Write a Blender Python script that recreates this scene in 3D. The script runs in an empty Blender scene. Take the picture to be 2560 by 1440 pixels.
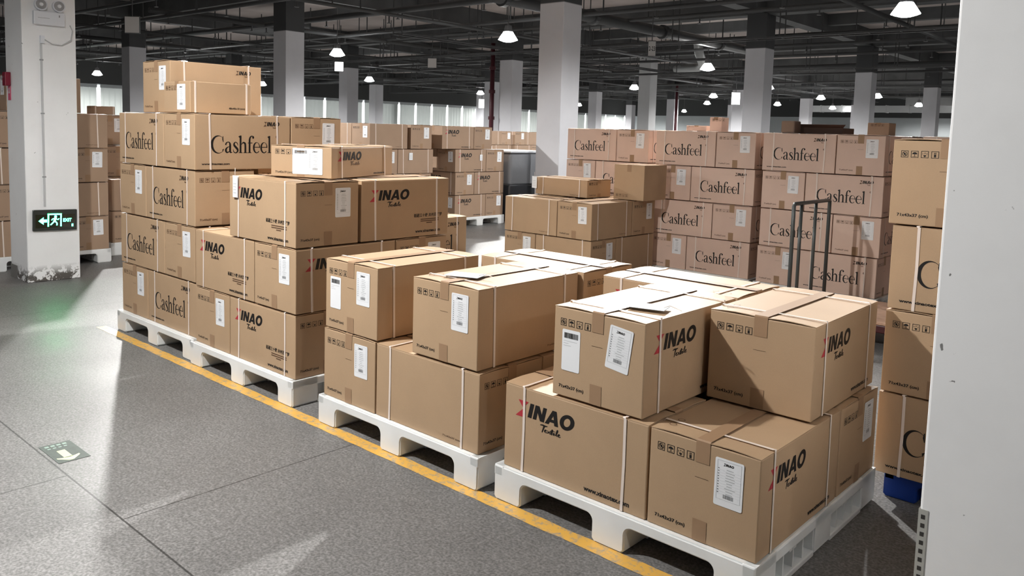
import bpy, bmesh, math, random
from mathutils import Vector, Matrix
random.seed(7)
S = bpy.context.scene
COL = S.collection
PI = math.pi
R = math.radians

# ------------------------------------------------------------------ camera
FPX, CAMH, YAW, PITCH, ROLL = 2033.11, 1.56368, R(42.2025), R(5.302), R(1.63706)
cy_, sy_, cp_, sp_ = math.cos(YAW), math.sin(YAW), math.cos(PITCH), math.sin(PITCH)
fwd = Vector((-sy_*cp_, cy_*cp_, -sp_)); rgt = Vector((cy_, sy_, 0)); upv = rgt.cross(fwd)
r2 = rgt*math.cos(ROLL) + upv*math.sin(ROLL); u2 = -rgt*math.sin(ROLL) + upv*math.cos(ROLL)
cd = bpy.data.cameras.new('camera'); cam = bpy.data.objects.new('camera', cd); COL.objects.link(cam)
M3 = Matrix((r2, u2, -fwd)).transposed()
cam.matrix_world = Matrix.Translation((0, 0, CAMH)) @ M3.to_4x4()
cd.sensor_fit = 'HORIZONTAL'; cd.sensor_width = 36; cd.lens = 36*FPX/2560
cd.shift_x = (1280-1263.25)/2560; cd.shift_y = -(720-516.66)/2560
cd.clip_end = 300; cd.clip_start = .05
S.camera = cam

# ------------------------------------------------------------------ world and exposure
w = bpy.data.worlds.new('world'); S.world = w; w.use_nodes = True
w.node_tree.nodes['Background'].inputs[0].default_value = (.86, .93, 1.0, 1)
w.node_tree.nodes['Background'].inputs[1].default_value = .16
S.view_settings.view_transform = 'Standard'; S.view_settings.look = 'None'
S.view_settings.gamma = 1; S.view_settings.exposure = 0.25
S.view_settings.use_curve_mapping = False

# high-bay lamps: x, y, z, watts
FLOOD = ((-5.3, 7.75, 4.35), (-3.1, 2.6, .7), 520)
NEAR_LAMPS = [(-3.8, .62, 3.5, 168), (3.9, 1.0, 3.5, 20), (-12.0, 5.15, 3.5, 300),
              (-12.0, -2.6, 3.5, 40), (4.2, 8.5, 3.5, 14), (-5.6, 8.5, 3.5, 90)]  # last lamp is an added one, out of view, brightening the middle stack
FAR_LAMPS = [(-4.0, 13.3, 3.5, 230), (-11.85, 13.0, 3.5, 300), (-18.6, 13.5, 3.5, 280), (-27.6, 13.6, 3.5, 250), (-37.2, 14.4, 3.5, 250),
             (-11.7, 21.4, 3.5, 340), (-27.5, 21.6, 3.5, 240), (-36.5, 22.0, 3.5, 250), (-19.4, 29.3, 3.5, 340), (-3.9, 21.0, 3.5, 90),
             (-19.4, 36.2, 3.5, 340), (-30.5, 31.4, 3.5, 360), (-33.5, 36.5, 3.5, 320), (-12.2, 37.5, 3.5, 340), (-5.0, 30, 3.5, 90),
             (-26.5, 44.5, 3.5, 340), (-35.0, 46.0, 3.5, 340), (-13.0, 46.5, 3.5, 360), (-19.0, 50.5, 3.5, 340), (-6.2, 45.0, 3.5, 380), (-14.0, 30.5, 3.5, 280), (-15.1, 38.6, 3.5, 200), (-20.2, 45.3, 3.5, 200), (-15.6, 58.5, 3.5, 200), (-23.8, 43.7, 3.5, 200), (-33.3, 57.5, 3.5, 200), (-38.5, 58.0, 3.5, 200), (-39.0, 42.4, 3.5, 200)]

# ------------------------------------------------------------------ materials
def srgb(r, g, b):
    f = lambda c: (c/255/12.92) if c/255 <= .04045 else ((c/255+.055)/1.055)**2.4
    return (f(r), f(g), f(b), 1)
MATS = {}
def mat(name, col, rough=.6, metal=0, spec=.4, emit=None, es=0, noise=None, bump=None, coat=0):
    if name in MATS: return MATS[name]
    m = bpy.data.materials.new(name); m.use_nodes = True; nt = m.node_tree; b = nt.nodes['Principled BSDF']
    b.inputs['Base Color'].default_value = col; b.inputs['Roughness'].default_value = rough
    b.inputs['Metallic'].default_value = metal; b.inputs['Specular IOR Level'].default_value = spec
    if coat: b.inputs['Coat Weight'].default_value = coat
    if emit: b.inputs['Emission Color'].default_value = emit; b.inputs['Emission Strength'].default_value = es
    if noise:
        sc, amt = noise
        tc = nt.nodes.new('ShaderNodeTexCoord'); n = nt.nodes.new('ShaderNodeTexNoise'); n.inputs['Scale'].default_value = sc; n.inputs['Detail'].default_value = 6
        mp = nt.nodes.new('ShaderNodeMapRange'); mp.inputs[1].default_value = .3; mp.inputs[2].default_value = .7; mp.inputs[3].default_value = 1-amt; mp.inputs[4].default_value = 1+amt*.4
        mx = nt.nodes.new('ShaderNodeVectorMath'); mx.operation = 'SCALE'; mx.inputs[0].default_value = col[:3]
        nt.links.new(tc.outputs['Object'], n.inputs['Vector']); nt.links.new(n.outputs['Fac'], mp.inputs[0]); nt.links.new(mp.outputs[0], mx.inputs['Scale']); nt.links.new(mx.outputs[0], b.inputs['Base Color'])
    if bump:
        sc, st = bump
        tc = nt.nodes.new('ShaderNodeTexCoord'); n = nt.nodes.new('ShaderNodeTexNoise'); n.inputs['Scale'].default_value = sc; n.inputs['Detail'].default_value = 4
        bp = nt.nodes.new('ShaderNodeBump'); bp.inputs['Strength'].default_value = st; bp.inputs['Distance'].default_value = .004
        nt.links.new(tc.outputs['Object'], n.inputs['Vector']); nt.links.new(n.outputs['Fac'], bp.inputs['Height']); nt.links.new(bp.outputs[0], b.inputs['Normal'])
    MATS[name] = m; return m

def kraft(name, col, amt=.07):
    m = bpy.data.materials.new(name); m.use_nodes = True; nt = m.node_tree; N = nt.nodes; Lk = nt.links; b = N['Principled BSDF']
    b.inputs['Roughness'].default_value = .55; b.inputs['Specular IOR Level'].default_value = .3
    tc = N.new('ShaderNodeTexCoord'); oi = N.new('ShaderNodeObjectInfo')
    n1 = N.new('ShaderNodeTexNoise'); n1.inputs['Scale'].default_value = 5; n1.inputs['Detail'].default_value = 3
    n2 = N.new('ShaderNodeTexNoise'); n2.inputs['Scale'].default_value = 420; n2.inputs['Detail'].default_value = 2
    wv = N.new('ShaderNodeTexWave'); wv.bands_direction = 'X'; wv.inputs['Scale'].default_value = 55; wv.inputs['Distortion'].default_value = .3
    Lk.new(tc.outputs['Object'], n1.inputs['Vector']); Lk.new(tc.outputs['Object'], n2.inputs['Vector']); Lk.new(tc.outputs['Object'], wv.inputs['Vector'])
    a = N.new('ShaderNodeMath'); a.operation = 'MULTIPLY_ADD'; a.inputs[1].default_value = amt; a.inputs[2].default_value = 1-amt*.5
    Lk.new(oi.outputs['Random'], a.inputs[0])
    c = N.new('ShaderNodeMath'); c.operation = 'MULTIPLY_ADD'; c.inputs[1].default_value = .16; Lk.new(n1.outputs['Fac'], c.inputs[0]); Lk.new(a.outputs[0], c.inputs[2])
    d = N.new('ShaderNodeMath'); d.operation = 'MULTIPLY_ADD'; d.inputs[1].default_value = .16; Lk.new(n2.outputs['Fac'], d.inputs[0]); Lk.new(c.outputs[0], d.inputs[2])
    e = N.new('ShaderNodeMath'); e.operation = 'SUBTRACT'; e.inputs[1].default_value = .16; Lk.new(d.outputs[0], e.inputs[0])
    mx = N.new('ShaderNodeVectorMath'); mx.operation = 'SCALE'; mx.inputs[0].default_value = col[:3]; Lk.new(e.outputs[0], mx.inputs['Scale']); Lk.new(mx.outputs[0], b.inputs['Base Color'])
    bp = N.new('ShaderNodeBump'); bp.inputs['Strength'].default_value = .08; bp.inputs['Distance'].default_value = .001
    Lk.new(wv.outputs['Fac'], bp.inputs['Height']); Lk.new(bp.outputs[0], b.inputs['Normal'])
    MATS[name] = m; return m
KR = {'tan': kraft('kraft_tan', srgb(180, 152, 122)), 'rose': kraft('kraft_rose', srgb(218, 191, 175)), 'dark': kraft('kraft_dark', srgb(164, 138, 116))}
INK = mat('black_ink', srgb(22, 19, 18), .55); INKB = mat('faint_brown_ink', srgb(96, 72, 54), .6); RED = mat('red_ink', srgb(178, 52, 62), .5)
TAPE = mat('packing_tape', srgb(160, 130, 102), .5, spec=.3); STRAP = mat('strap_white', srgb(232, 218, 208), .4)
PAPER = mat('label_paper', srgb(238, 240, 243), .45); GREYINK = mat('grey_ink', srgb(150, 152, 155), .6); LINEINK = mat('pale_line_ink', srgb(196, 199, 203), .6)
GAP = mat('carton_gap', srgb(60, 42, 30), .9)
WHITEPL = mat('white_plastic', srgb(236, 238, 238), .35, noise=(3, .12)); BLUEPL = mat('blue_plastic', srgb(14, 52, 130), .4)
BLACK = mat('black_plastic', srgb(18, 18, 18), .4); STEEL = mat('grey_steel', srgb(120, 120, 122), .35, metal=.7)
ALU = mat('aluminium', srgb(200, 200, 202), .3, metal=.9)
CEILM = mat('slab_paint', srgb(196, 186, 181), .8, noise=(.6, .25)); BEAMM = mat('beam_paint', srgb(86, 88, 89), .7, noise=(1.5, .3))
PIPEM = mat('pipe_dark', srgb(72, 73, 74), .45, metal=.2); PIPEL = mat('duct_galvanised', srgb(170, 172, 172), .35, metal=.6)
REDP = mat('red_pipe_paint', srgb(70, 24, 34), .4)
GREEN = mat('exit_green_glow', srgb(40, 220, 110), .5, emit=(.02, 1, .28, 1), es=38)
SHADE = mat('lit_acrylic_shade', (1, 1, 1, 1), .3, emit=(1, 1, .99, 1), es=26)
LENS = mat('lamp_lens', (1, 1, 1, 1), .3, emit=(1, .99, .96, 1), es=45)
SIGNL = mat('lit_sign_panel', (1, 1, 1, 1), .4, emit=(1, 1, 1, 1), es=3.0); SIGNG = mat('unlit_sign_panel', srgb(190, 188, 186), .5)

# ------------------------------------------------------------------ mesh builder
class MB:
    def __init__(s): s.v = []; s.f = []; s.m = []; s.mats = []
    def mi(s, m):
        if m not in s.mats: s.mats.append(m)
        return s.mats.index(m)
    def add(s, vs, fs, m):
        o = len(s.v); k = s.mi(m); s.v += [tuple(v) for v in vs]
        for f in fs: s.f.append([o+i for i in f]); s.m.append(k)
    def box(s, a, b, m):
        x0, y0, z0 = a; x1, y1, z1 = b
        s.add([(x0,y0,z0),(x1,y0,z0),(x1,y1,z0),(x0,y1,z0),(x0,y0,z1),(x1,y0,z1),(x1,y1,z1),(x0,y1,z1)],
              [(0,3,2,1),(4,5,6,7),(0,1,5,4),(1,2,6,5),(2,3,7,6),(3,0,4,7)], m)
    def rbox(s, a, b, r, m, seg=2):
        bm = bmesh.new(); bmesh.ops.create_cube(bm, size=1)
        for v in bm.verts:
            for i in range(3): v.co[i] = a[i] + (v.co[i]+.5)*(b[i]-a[i])
        bmesh.ops.bevel(bm, geom=bm.edges[:], offset=r, segments=seg, affect='EDGES', profile=.5)
        s.addbm(bm, m)
    def addbm(s, bm, m):
        bm.verts.index_update(); s.add([v.co[:] for v in bm.verts], [[v.index for v in f.verts] for f in bm.faces], m); bm.free()
    def tube(s, pts, r, m, n=10, caps=True):
        pts = [Vector(p) for p in pts]; rings = []
        for i, p in enumerate(pts):
            t = (pts[min(i+1, len(pts)-1)] - pts[max(i-1, 0)]).normalized()
            a = t.orthogonal().normalized() if i == 0 else (pa - t*pa.dot(t)).normalized()
            pa = a; b = t.cross(a); rr = r[i] if isinstance(r, (list, tuple)) else r
            rings.append([p + (a*math.cos(2*PI*k/n) + b*math.sin(2*PI*k/n))*rr for k in range(n)])
        vs = [v for rg in rings for v in rg]; fs = []
        for i in range(len(rings)-1):
            for k in range(n): fs.append((i*n+k, i*n+(k+1) % n, (i+1)*n+(k+1) % n, (i+1)*n+k))
        if caps: fs.append(tuple(range(n))[::-1]); fs.append(tuple((len(rings)-1)*n+k for k in range(n)))
        s.add(vs, fs, m)
    def build(s, name, parent=None, smooth=False, loc=(0, 0, 0)):
        me = bpy.data.meshes.new(name); me.from_pydata(s.v, [], s.f)
        for m in s.mats: me.materials.append(m)
        me.polygons.foreach_set('material_index', s.m)
        if smooth: me.polygons.foreach_set('use_smooth', [True]*len(me.polygons))
        me.update(); o = bpy.data.objects.new(name, me); COL.objects.link(o); o.location = loc
        if parent: o.parent = parent
        return o
def empty(name, loc, rz=0, label=None, cat=None, group=None):
    o = bpy.data.objects.new(name, None); COL.objects.link(o); o.location = loc; o.rotation_euler = (0, 0, rz); o.empty_display_size = .1
    if label: tag(o, label, cat, group)
    return o
def tag(o, label, cat, group=None, kind=None):
    o['label'] = label; o['category'] = cat
    if group: o['group'] = group
    if kind: o['kind'] = kind
    return o
def struct(o): o['kind'] = 'structure'; return o
def inst(mesh_obj_data, name, parent=None, loc=(0, 0, 0), rot=(0, 0, 0)):
    o = bpy.data.objects.new(name, mesh_obj_data); COL.objects.link(o); o.location = loc; o.rotation_euler = rot
    if parent: o.parent = parent
    return o

# ------------------------------------------------------------------ flat print glyphs: lists of (verts2d, faces)
def font_shape(txt, h, bold=0, shear=0, cond=1.0):
    cu = bpy.data.curves.new('t', 'FONT'); cu.body = txt; cu.size = h/.72; cu.offset = bold*h; cu.shear = shear; cu.resolution_u = 3
    o = bpy.data.objects.new('t', cu); COL.objects.link(o)
    dg = bpy.context.evaluated_depsgraph_get(); me = bpy.data.meshes.new_from_object(o.evaluated_get(dg))
    vs = [(v.co.x*cond, v.co.y) for v in me.vertices]; fs = [tuple(p.vertices) for p in me.polygons]
    bpy.data.objects.remove(o); bpy.data.curves.remove(cu); bpy.data.meshes.remove(me)
    return vs, fs
def bounds(sh): xs = [v[0] for v in sh[0]]; ys = [v[1] for v in sh[0]]; return min(xs), min(ys), max(xs), max(ys)
def fit(sh, x0, y0, wd=None, ht=None):
    a, b, c, d = bounds(sh); sx = wd/(c-a) if wd else None; sy = ht/(d-b) if ht else None
    sx = sx or sy; sy = sy or sx
    return [(x0+(x-a)*sx, y0+(y-b)*sy) for x, y in sh[0]], sh[1]
def merge(*shs):
    V = []; F = []
    for v, f in shs: o = len(V); V += list(v); F += [tuple(o+i for i in q) for q in f]
    return V, F
def poly(*p): return list(p), [tuple(range(len(p)))]
def rect(x0, y0, x1, y1): return poly((x0, y0), (x1, y0), (x1, y1), (x0, y1))
def stroke(pts, sub=6):
    P = []
    n = len(pts)
    for i in range(n-1):
        p0, p1, p2, p3 = pts[max(i-1, 0)], pts[i], pts[i+1], pts[min(i+2, n-1)]
        for k in range(sub):
            t = k/sub
            P.append(tuple(.5*((2*b)+(-a+c)*t+(2*a-5*b+4*c-d)*t*t+(-a+3*b-3*c+d)*t**3) for a, b, c, d in zip(p0, p1, p2, p3)))
    P.append(pts[-1]); V = []; F = []
    for i, (x, y, ww) in enumerate(P):
        a = P[max(i-1, 0)]; b = P[min(i+1, len(P)-1)]; dx, dy = b[0]-a[0], b[1]-a[1]; l = math.hypot(dx, dy) or 1
        nx, ny = -dy/l*ww/2, dx/l*ww/2; V += [(x+nx, y+ny), (x-nx, y-ny)]
        if i: F.append((2*i-2, 2*i-1, 2*i+1, 2*i))
    return V, F
def ring(cx, cy, rx, ry, ix, iy, irx, iry, a0, a1, n=28):
    V = []; F = []
    for i in range(n+1):
        a = R(a0+(a1-a0)*i/n); c, s_ = math.cos(a), math.sin(a)
        V += [(cx+rx*c, cy+ry*s_), (ix+irx*c, iy+iry*s_)]
        if i: F.append((2*i-2, 2*i, 2*i+1, 2*i-1))
    return V, F
def shift(sh, dx, dy=0, sc=1): return [(x*sc+dx, y*sc+dy) for x, y in sh[0]], sh[1]
def serif_word():
    C = merge(ring(.5, .5, .5, .53, .57, .5, .41, .485, 42, 318), poly((.83, .99), (.87, .99), (.89, .64), (.855, .64), (.80, .80)), poly((.80, .2), (.93, .26), (.84, .06)))
    a = merge(stroke([(.06, .47, .10), (.10, .58, .08), (.22, .645, .045), (.34, .60, .09), (.375, .46, .13), (.375, .14, .13), (.42, .03, .08), (.53, .05, .03)]),
              stroke([(.34, .385, .03), (.18, .33, .06), (.085, .22, .12), (.085, .11, .13), (.17, .03, .08), (.34, .10, .03)]))
    s_ = merge(stroke([(.37, .44, .02), (.33, .58, .05), (.21, .64, .05), (.11, .57, .09), (.11, .46, .13), (.22, .35, .14), (.34, .23, .14), (.36, .12, .11), (.27, .03, .06), (.15, .02, .05), (.06, .10, .05), (.03, .23, .02)]))
    def stem(x, h, top=True):
        q = [rect(x-.065, 0, x+.065, h), rect(x-.14, 0, x+.14, .035)]
        if top: q.append(poly((x-.15, h-.07), (x-.065, h-.14), (x+.065, h), (x+.065, h+.01), (x-.15, h-.045)))
        return merge(*q)
    h = merge(stem(.14, 1.04), stroke([(.2, .5, .03), (.31, .61, .07), (.43, .60, .11), (.49, .47, .13), (.49, .0, .13)]), rect(.35, 0, .63, .035))
    f = merge(stem(.15, .72, False), stroke([(.15, .6, .13), (.155, .8, .12), (.2, .94, .09), (.30, 1.02, .05), (.42, 1.0, .05)]), ring(.42, .94, .075, .08, .42, .94, .001, .001, 0, 360, 14), rect(.02, .58, .36, .625))
    e = merge(ring(.27, .32, .27, .335, .30, .33, .175, .295, -2, 318), rect(.1, .33, .53, .37))
    l = stem(.14, 1.04)
    out = []; x = 0
    for g, wd in ((C, .98), (a, .56), (s_, .43), (h, .655), (f, .40), (e, .56), (e, .56), (l, .28)):
        out.append(shift(g, x)); x += wd
    return merge(*out)
def xinao_black():
    I = rect(0, 0, .30, 1)
    N = merge(rect(0, 0, .27, 1), rect(.60, 0, .87, 1), poly((0, 1), (.30, 1), (.87, 0), (.57, 0)))
    A = merge(poly((0, 0), (.28, 0), (.62, 1), (.36, 1)), poly((.72, 0), (1.0, 0), (.66, 1), (.38, 1)), rect(.2, .18, .8, .38))
    O = ring(.52, .5, .52, .53, .52, .5, .235, .29, 0, 360, 32)
    out = []; x = .95
    for g, wd in ((I, .40), (N, .94), (A, 1.02), (O, 1.04)):
        out.append(shift(g, x)); x += wd
    v, f = merge(*out); return [(a+b*.2, b) for a, b in v], f
XRED = merge(poly((.20, 1.04), (1.0, 1.04), (.58, .54)), poly((0, -.10), (.78, -.10), (.58, .48)))
def script_textile():
    w_ = .13; q = []
    def st(*p): q.append(stroke([(x, y, ww*1.45) for x, y, ww in p], 5))
    st((.0, .92, .05), (.25, 1.0, w_), (.55, .97, w_), (.8, 1.02, .05)); st((.45, .98, w_), (.36, .55, .1), (.22, .0, .06))
    def e(x): st((x, .25, .05), (x+.16, .38, .06), (x+.14, .5, .06), (x+.03, .4, .08), (x+.02, .2, .09), (x+.14, .12, .06), (x+.28, .24, .04))
    e(.5); st((.8, .5, .06), (.92, .3, .08), (1.08, .1, .06)); st((1.12, .5, .06), (.95, .3, .06), (.76, .1, .06))
    st((1.08, .14, .05), (1.2, .35, .07), (1.33, .85, .07)); st((1.33, .8, w_), (1.2, .2, w_), (1.32, .12, .05)); st((1.08, .58, .05), (1.5, .64, .05))
    st((1.5, .45, w_), (1.45, .2, w_), (1.55, .12, .05)); q.append(rect(1.52, .6, 1.6, .68))
    st((1.6, .15, .05), (1.82, .6, .06), (1.88, .95, .06), (1.80, .9, .07), (1.72, .3, .09), (1.82, .12, .05)); e(1.9)
    return merge(*q)
SERIF = serif_word(); XBLK = xinao_black(); SCRIPT = script_textile()
T_WWW = font_shape('www.xinaotex.com', .02, bold=.05); T_DIM = font_shape('71x43x37 (cm)', .02, bold=.035); T_DIM19 = font_shape('71x43x19 (cm)', .02, bold=.02)
T_DIM48 = font_shape('48x48x18 (cm)', .02, bold=.03)
T_CN = font_shape('砥砺三十载 共创百年梦', .02, bold=.035)
def icons(x, y, sz):
    out = []; t = sz*.07; g = sz*1.36
    for k in range(4):
        X = x+k*g
        out += [rect(X, y, X+sz, y+t), rect(X, y+sz-t, X+sz, y+sz), rect(X, y+t, X+t, y+sz-t), rect(X+sz-t, y+t, X+sz, y+sz-t)]
        c = X+sz/2; m = y+sz/2
        if k == 0: out += [ring(c, m, sz*.36, sz*.36, c, m, sz*.28, sz*.28, 0, 360, 16), stroke([(c-.2*sz, m+.22*sz, t*1.5), (c+.2*sz, m-.22*sz, t*1.5)]), ring(c, m, sz*.15, sz*.17, c, m, sz*.02, sz*.02, 0, 360, 8)]
        if k == 1: out += [ring(c, m, sz*.34, sz*.3, c, m, .0001, .0001, 0, 180, 12), rect(c-t*.5, y+sz*.16, c+t*.5, m), rect(c-.3*sz, y+.14*sz, c+.3*sz, y+.18*sz)]
        if k == 2: out += [poly((c, y+.1*sz), (c+.22*sz, y+.34*sz), (c+.1*sz, y+.42*sz), (c-.1*sz, y+.42*sz), (c-.22*sz, y+.34*sz)), rect(c-.04*sz, y+.6*sz, c+.04*sz, y+.78*sz), rect(c-.3*sz, y+.5*sz, c-.24*sz, y+.7*sz), rect(c+.24*sz, y+.5*sz, c+.3*sz, y+.7*sz)]
        if k == 3: out += [rect(c-.14*sz, y+.15*sz, c+.14*sz, y+.55*sz), rect(c-.17*sz, y+.62*sz, c+.17*sz, y+.68*sz), rect(c-.17*sz, y+.74*sz, c+.17*sz, y+.8*sz)]
    return merge(*out)

# ------------------------------------------------------------------ cartons
BUL = .0022
def push(p, L, W, H, eps=.0007):
    x, y, z = p; b = BUL
    fx, fy, fz = 1-(2*x/L)**2, 1-(2*y/W)**2, 1-(2*z/H-1)**2
    c = lambda t: max(0, t)
    if abs(abs(x)-L/2) < 1e-5: return (math.copysign(L/2+b*c(fy)*c(fz)+eps, x), y, z)
    if abs(abs(y)-W/2) < 1e-5: return (x, math.copysign(W/2+b*c(fx)*c(fz)+eps, y), z)
    return p
def face_print(mb, sh, m, face, L, W, H, eps=.0007):
    vs = []
    for u, v in sh[0]:
        if face == '-y': p = (-L/2+u, -W/2, v)
        elif face == '+y': p = (L/2-u, W/2, v)
        elif face == '+x': p = (L/2, -W/2+u, v)
        else: p = (-L/2, W/2-u, v)
        vs.append(push(p, L, W, H, eps))
    mb.add(vs, sh[1], m)
def print_long(mb, des, f, L, W, H):
    P = lambda sh, m: face_print(mb, sh, m, f, L, W, H)
    if des == 'cash':
        P(fit(SERIF, .155*L, .29*H, wd=.63*L, ht=.33*H), INK)
        s = .028
        P(shift(XBLK, .70*L, .80*H, s), INK); P(shift(XRED, .70*L, .80*H, s), INKB); P(shift(SCRIPT, .80*L, .755*H, .012), INKB)
        P(fit(T_WWW, .065*L, .085*H, wd=.28*L, ht=.013), INK if L > 0 else INKB)
        P(ring(.845*L, .60*H, .0075, .0085, .845*L, .60*H, .004, .005, 0, 360, 12), INKB); P(rect(.843*L, .592*H, .848*L, .61*H), INKB)
    if des in ('logo', 'logocn', 'flat'):
        big = H > .3; sx, sy, y = (.069, .061, .655*H) if big else (.058, .05, .55*H)
        an = lambda sh, dx, dy, a, b: ([(u*a+dx, v*b+dy) for u, v in sh[0]], sh[1])
        P(an(XRED, .085*L, y, sx, sy), RED); P(an(XBLK, .085*L, y, sx, sy), INK); P(fit(SCRIPT, .275*L, y-.043 if big else y-.032, wd=.155*L, ht=.034 if big else .025), INK if big else INKB)
        P(fit(T_WWW, (.60 if big else .66)*L, .065*H, wd=(.30 if big else .2)*L, ht=.019 if big else .012), INK)
        if des == 'logocn':
            P(fit(T_CN, .58*L, .33*H, wd=.34*L, ht=.024), INK)
            for k, (a, b) in enumerate(((.66, .88), (.66, .88), (.73, .80))): P(rect(a*L, (.285-.032*k)*H, b*L, (.302-.032*k)*H), INKB)
    if des == 'dims': P(fit(T_DIM, .68*L, .07*H, wd=.17*L, ht=.011), INKB)
def print_end(mb, f, L, W, H, dark=True, txt=None):
    P = lambda sh, m: face_print(mb, sh, m, f, L, W, H)
    ik = INK if dark else INKB
    P(icons(.075*W, (.78 if H > .3 else .70)*H, .029), ik)
    P(fit(txt or T_DIM, .075*W, .085*H, wd=.29*W, ht=.017), ik)
    if H > .3: P(rect(.44*W, .63*H, .56*W, .634*H), INKB)
CART = {}
def carton_parts(L, W, H, des, kr, dark=True):
    key = (L, W, H, des, kr, dark)
    if key in CART: return CART[key]
    km = KR[kr]; mb = MB(); g = .003; l, w_, h = L-2*g, W-2*g, H-.004
    # body: subdivided, bevelled, lightly bulging
    bm = bmesh.new(); bmesh.ops.create_cube(bm, size=1)
    for v in bm.verts: v.co = Vector((v.co.x*l, v.co.y*w_, (v.co.z+.5)*(h-.005)))
    bmesh.ops.bevel(bm, geom=bm.edges[:], offset=.004, segments=2, affect='EDGES', profile=.5)
    big = [e for e in bm.edges if e.calc_length() > .1]
    bmesh.ops.subdivide_edges(bm, edges=big, cuts=5, use_grid_fill=True)
    for v in bm.verts:
        x, y, z = v.co
        c = lambda t: max(0, t)
        if abs(x) > l/2-1e-4: v.co.x += math.copysign(BUL*c(1-(2*y/W)**2)*c(1-(2*z/H-1)**2), x)+math.copysign(g, x)*0
        if abs(y) > w_/2-1e-4: v.co.y += math.copysign(BUL*c(1-(2*x/L)**2)*c(1-(2*z/H-1)**2), y)
    mb.addbm(bm, km)
    # top flaps: thin boards lifting a little at their ends
    n = 8
    for s in (-1, 1):
        vt = []; fs = []
        for i in range(n+1):
            x = -l/2+l*i/n
            for j in range(5):
                t = j/4; y = s*(.0015+(w_/2-.0025)*t)
                e = abs(2*x/l)**6
                z = h-.0025+.0055*math.sin(PI*t)*e + .0012*(1-t)
                vt += [(x, y, z), (x, y, z-.003)]
        q = lambda i, j, k: (i*5+j)*2+k
        for i in range(n):
            for j in range(4):
                f = (q(i, j, 0), q(i+1, j, 0), q(i+1, j+1, 0), q(i, j+1, 0)); fs.append(f if s > 0 else f[::-1])
                f = (q(i, j, 1), q(i+1, j, 1), q(i+1, j+1, 1), q(i, j+1, 1)); fs.append(f[::-1] if s > 0 else f)
            for j in (0, 4): fs.append((q(i, j, 0), q(i, j, 1), q(i+1, j, 1), q(i+1, j, 0)))
        for i in (0, n):
            for j in range(4): fs.append((q(i, j, 0), q(i, j+1, 0), q(i, j+1, 1), q(i, j, 1)))
        mb.add(vt, fs, km)
    lp, wp = l, w_
    for f in ('-y', '+y'): print_long(mb, des, f, lp, wp, H)
    for f in ('-x', '+x'): print_end(mb, f, lp, wp, H, dark, T_DIM19 if H < .3 else None)
    # little printed rings near one corner of the lid
    for dx in (.07, .13):
        sh = ring(l/2-dx, -w_/2+.05, .014, .014, l/2-dx, -w_/2+.05, .011, .011, 0, 360, 14)
        mb.add([(x, y, h+.0022) for x, y in sh[0]], sh[1], INKB)
    body = mb.build('carton').data
    # straps
    sts = []
    for t in ((-.35, .35) if L > .6 else (-.3, .3)):
        mb = MB(); o = BUL+.001; hw, hz = W/2-g+o, H+.0005; r = .008; x = t*L; path = []
        cs = [(-hw, .0), (-hw, hz), (hw, hz), (hw, .0)]
        path = [(-hw, .001), (-hw-.0005, H*.5)]
        for cxx, czz, a0 in ((-hw+r, hz-r, 180), (hw-r, hz-r, 90)):
            for k in range(5): a = R(a0-90*k/4); path.append((cxx+r*math.cos(a), czz+r*math.sin(a)))
        path += [(hw+.0005, H*.5), (hw, .001)]
        wid = .006; V = []; F = []
        for i, (y, z) in enumerate(path):
            slant = .004*math.sin(i*1.3)
            V += [(x-wid+slant, y, z), (x+wid+slant, y, z)]
            ny, nz = (y/abs(hw))*.0012 if z < hz-.01 else 0, -.0015 if z > hz-.01 else 0
            V += [(x-wid+slant, y*(1-.004), z-.0012), (x+wid+slant, y*(1-.004), z-.0012)]
            if i:
                a, b = 4*(i-1), 4*i; F += [(a, a+1, b+1, b), (a+2, b+2, b+3, a+3), (a, b, b+2, a+2), (a+1, a+3, b+3, b+1)]
        mb.add(V, F, STRAP); sts.append(mb.build('strap').data)
    # tape along the lid seam, folded down both ends
    mb = MB(); tw = .027; zt = H+.0006
    V = []; prof = [(-l/2-.0016, H*.78), (-l/2-.0016, H*.9), (-l/2-.0016, H-.004), (-l/2+.004, zt), (0, zt), (l/2-.004, zt), (l/2+.0016, H-.004), (l/2+.0016, H*.9), (l/2+.0016, H*.78)]
    def pf(x, y, z):
        b = BUL*max(0, 1-(2*z/H-1)**2) if z < H-.005 else 0
        return (x+math.copysign(b, x), y, z)
    for x, z in prof: V += [pf(x, -tw, z), pf(x, tw, z)]
    mb.add(V, [(2*i, 2*i+1, 2*i+3, 2*i+2)[::-1] for i in range(len(prof)-1)], TAPE)
    for s in (-1, 1):
        zz = (.002, H*.1, H*.22); V = []
        for z in zz: V += [pf(s*(l/2+.0014), -tw, z), pf(s*(l/2+.0014), tw, z)]
        mb.add(V, [(0, 1, 3, 2), (2, 3, 5, 4)], TAPE)
    tape = mb.build('packing_tape').data
    for o in list(COL.objects):
        if o.name.startswith(('carton', 'strap', 'packing_tape')) and o.parent is None and o.data in [body, tape]+sts: bpy.data.objects.remove(o)
    CART[key] = (body, sts, tape); return CART[key]
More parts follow.
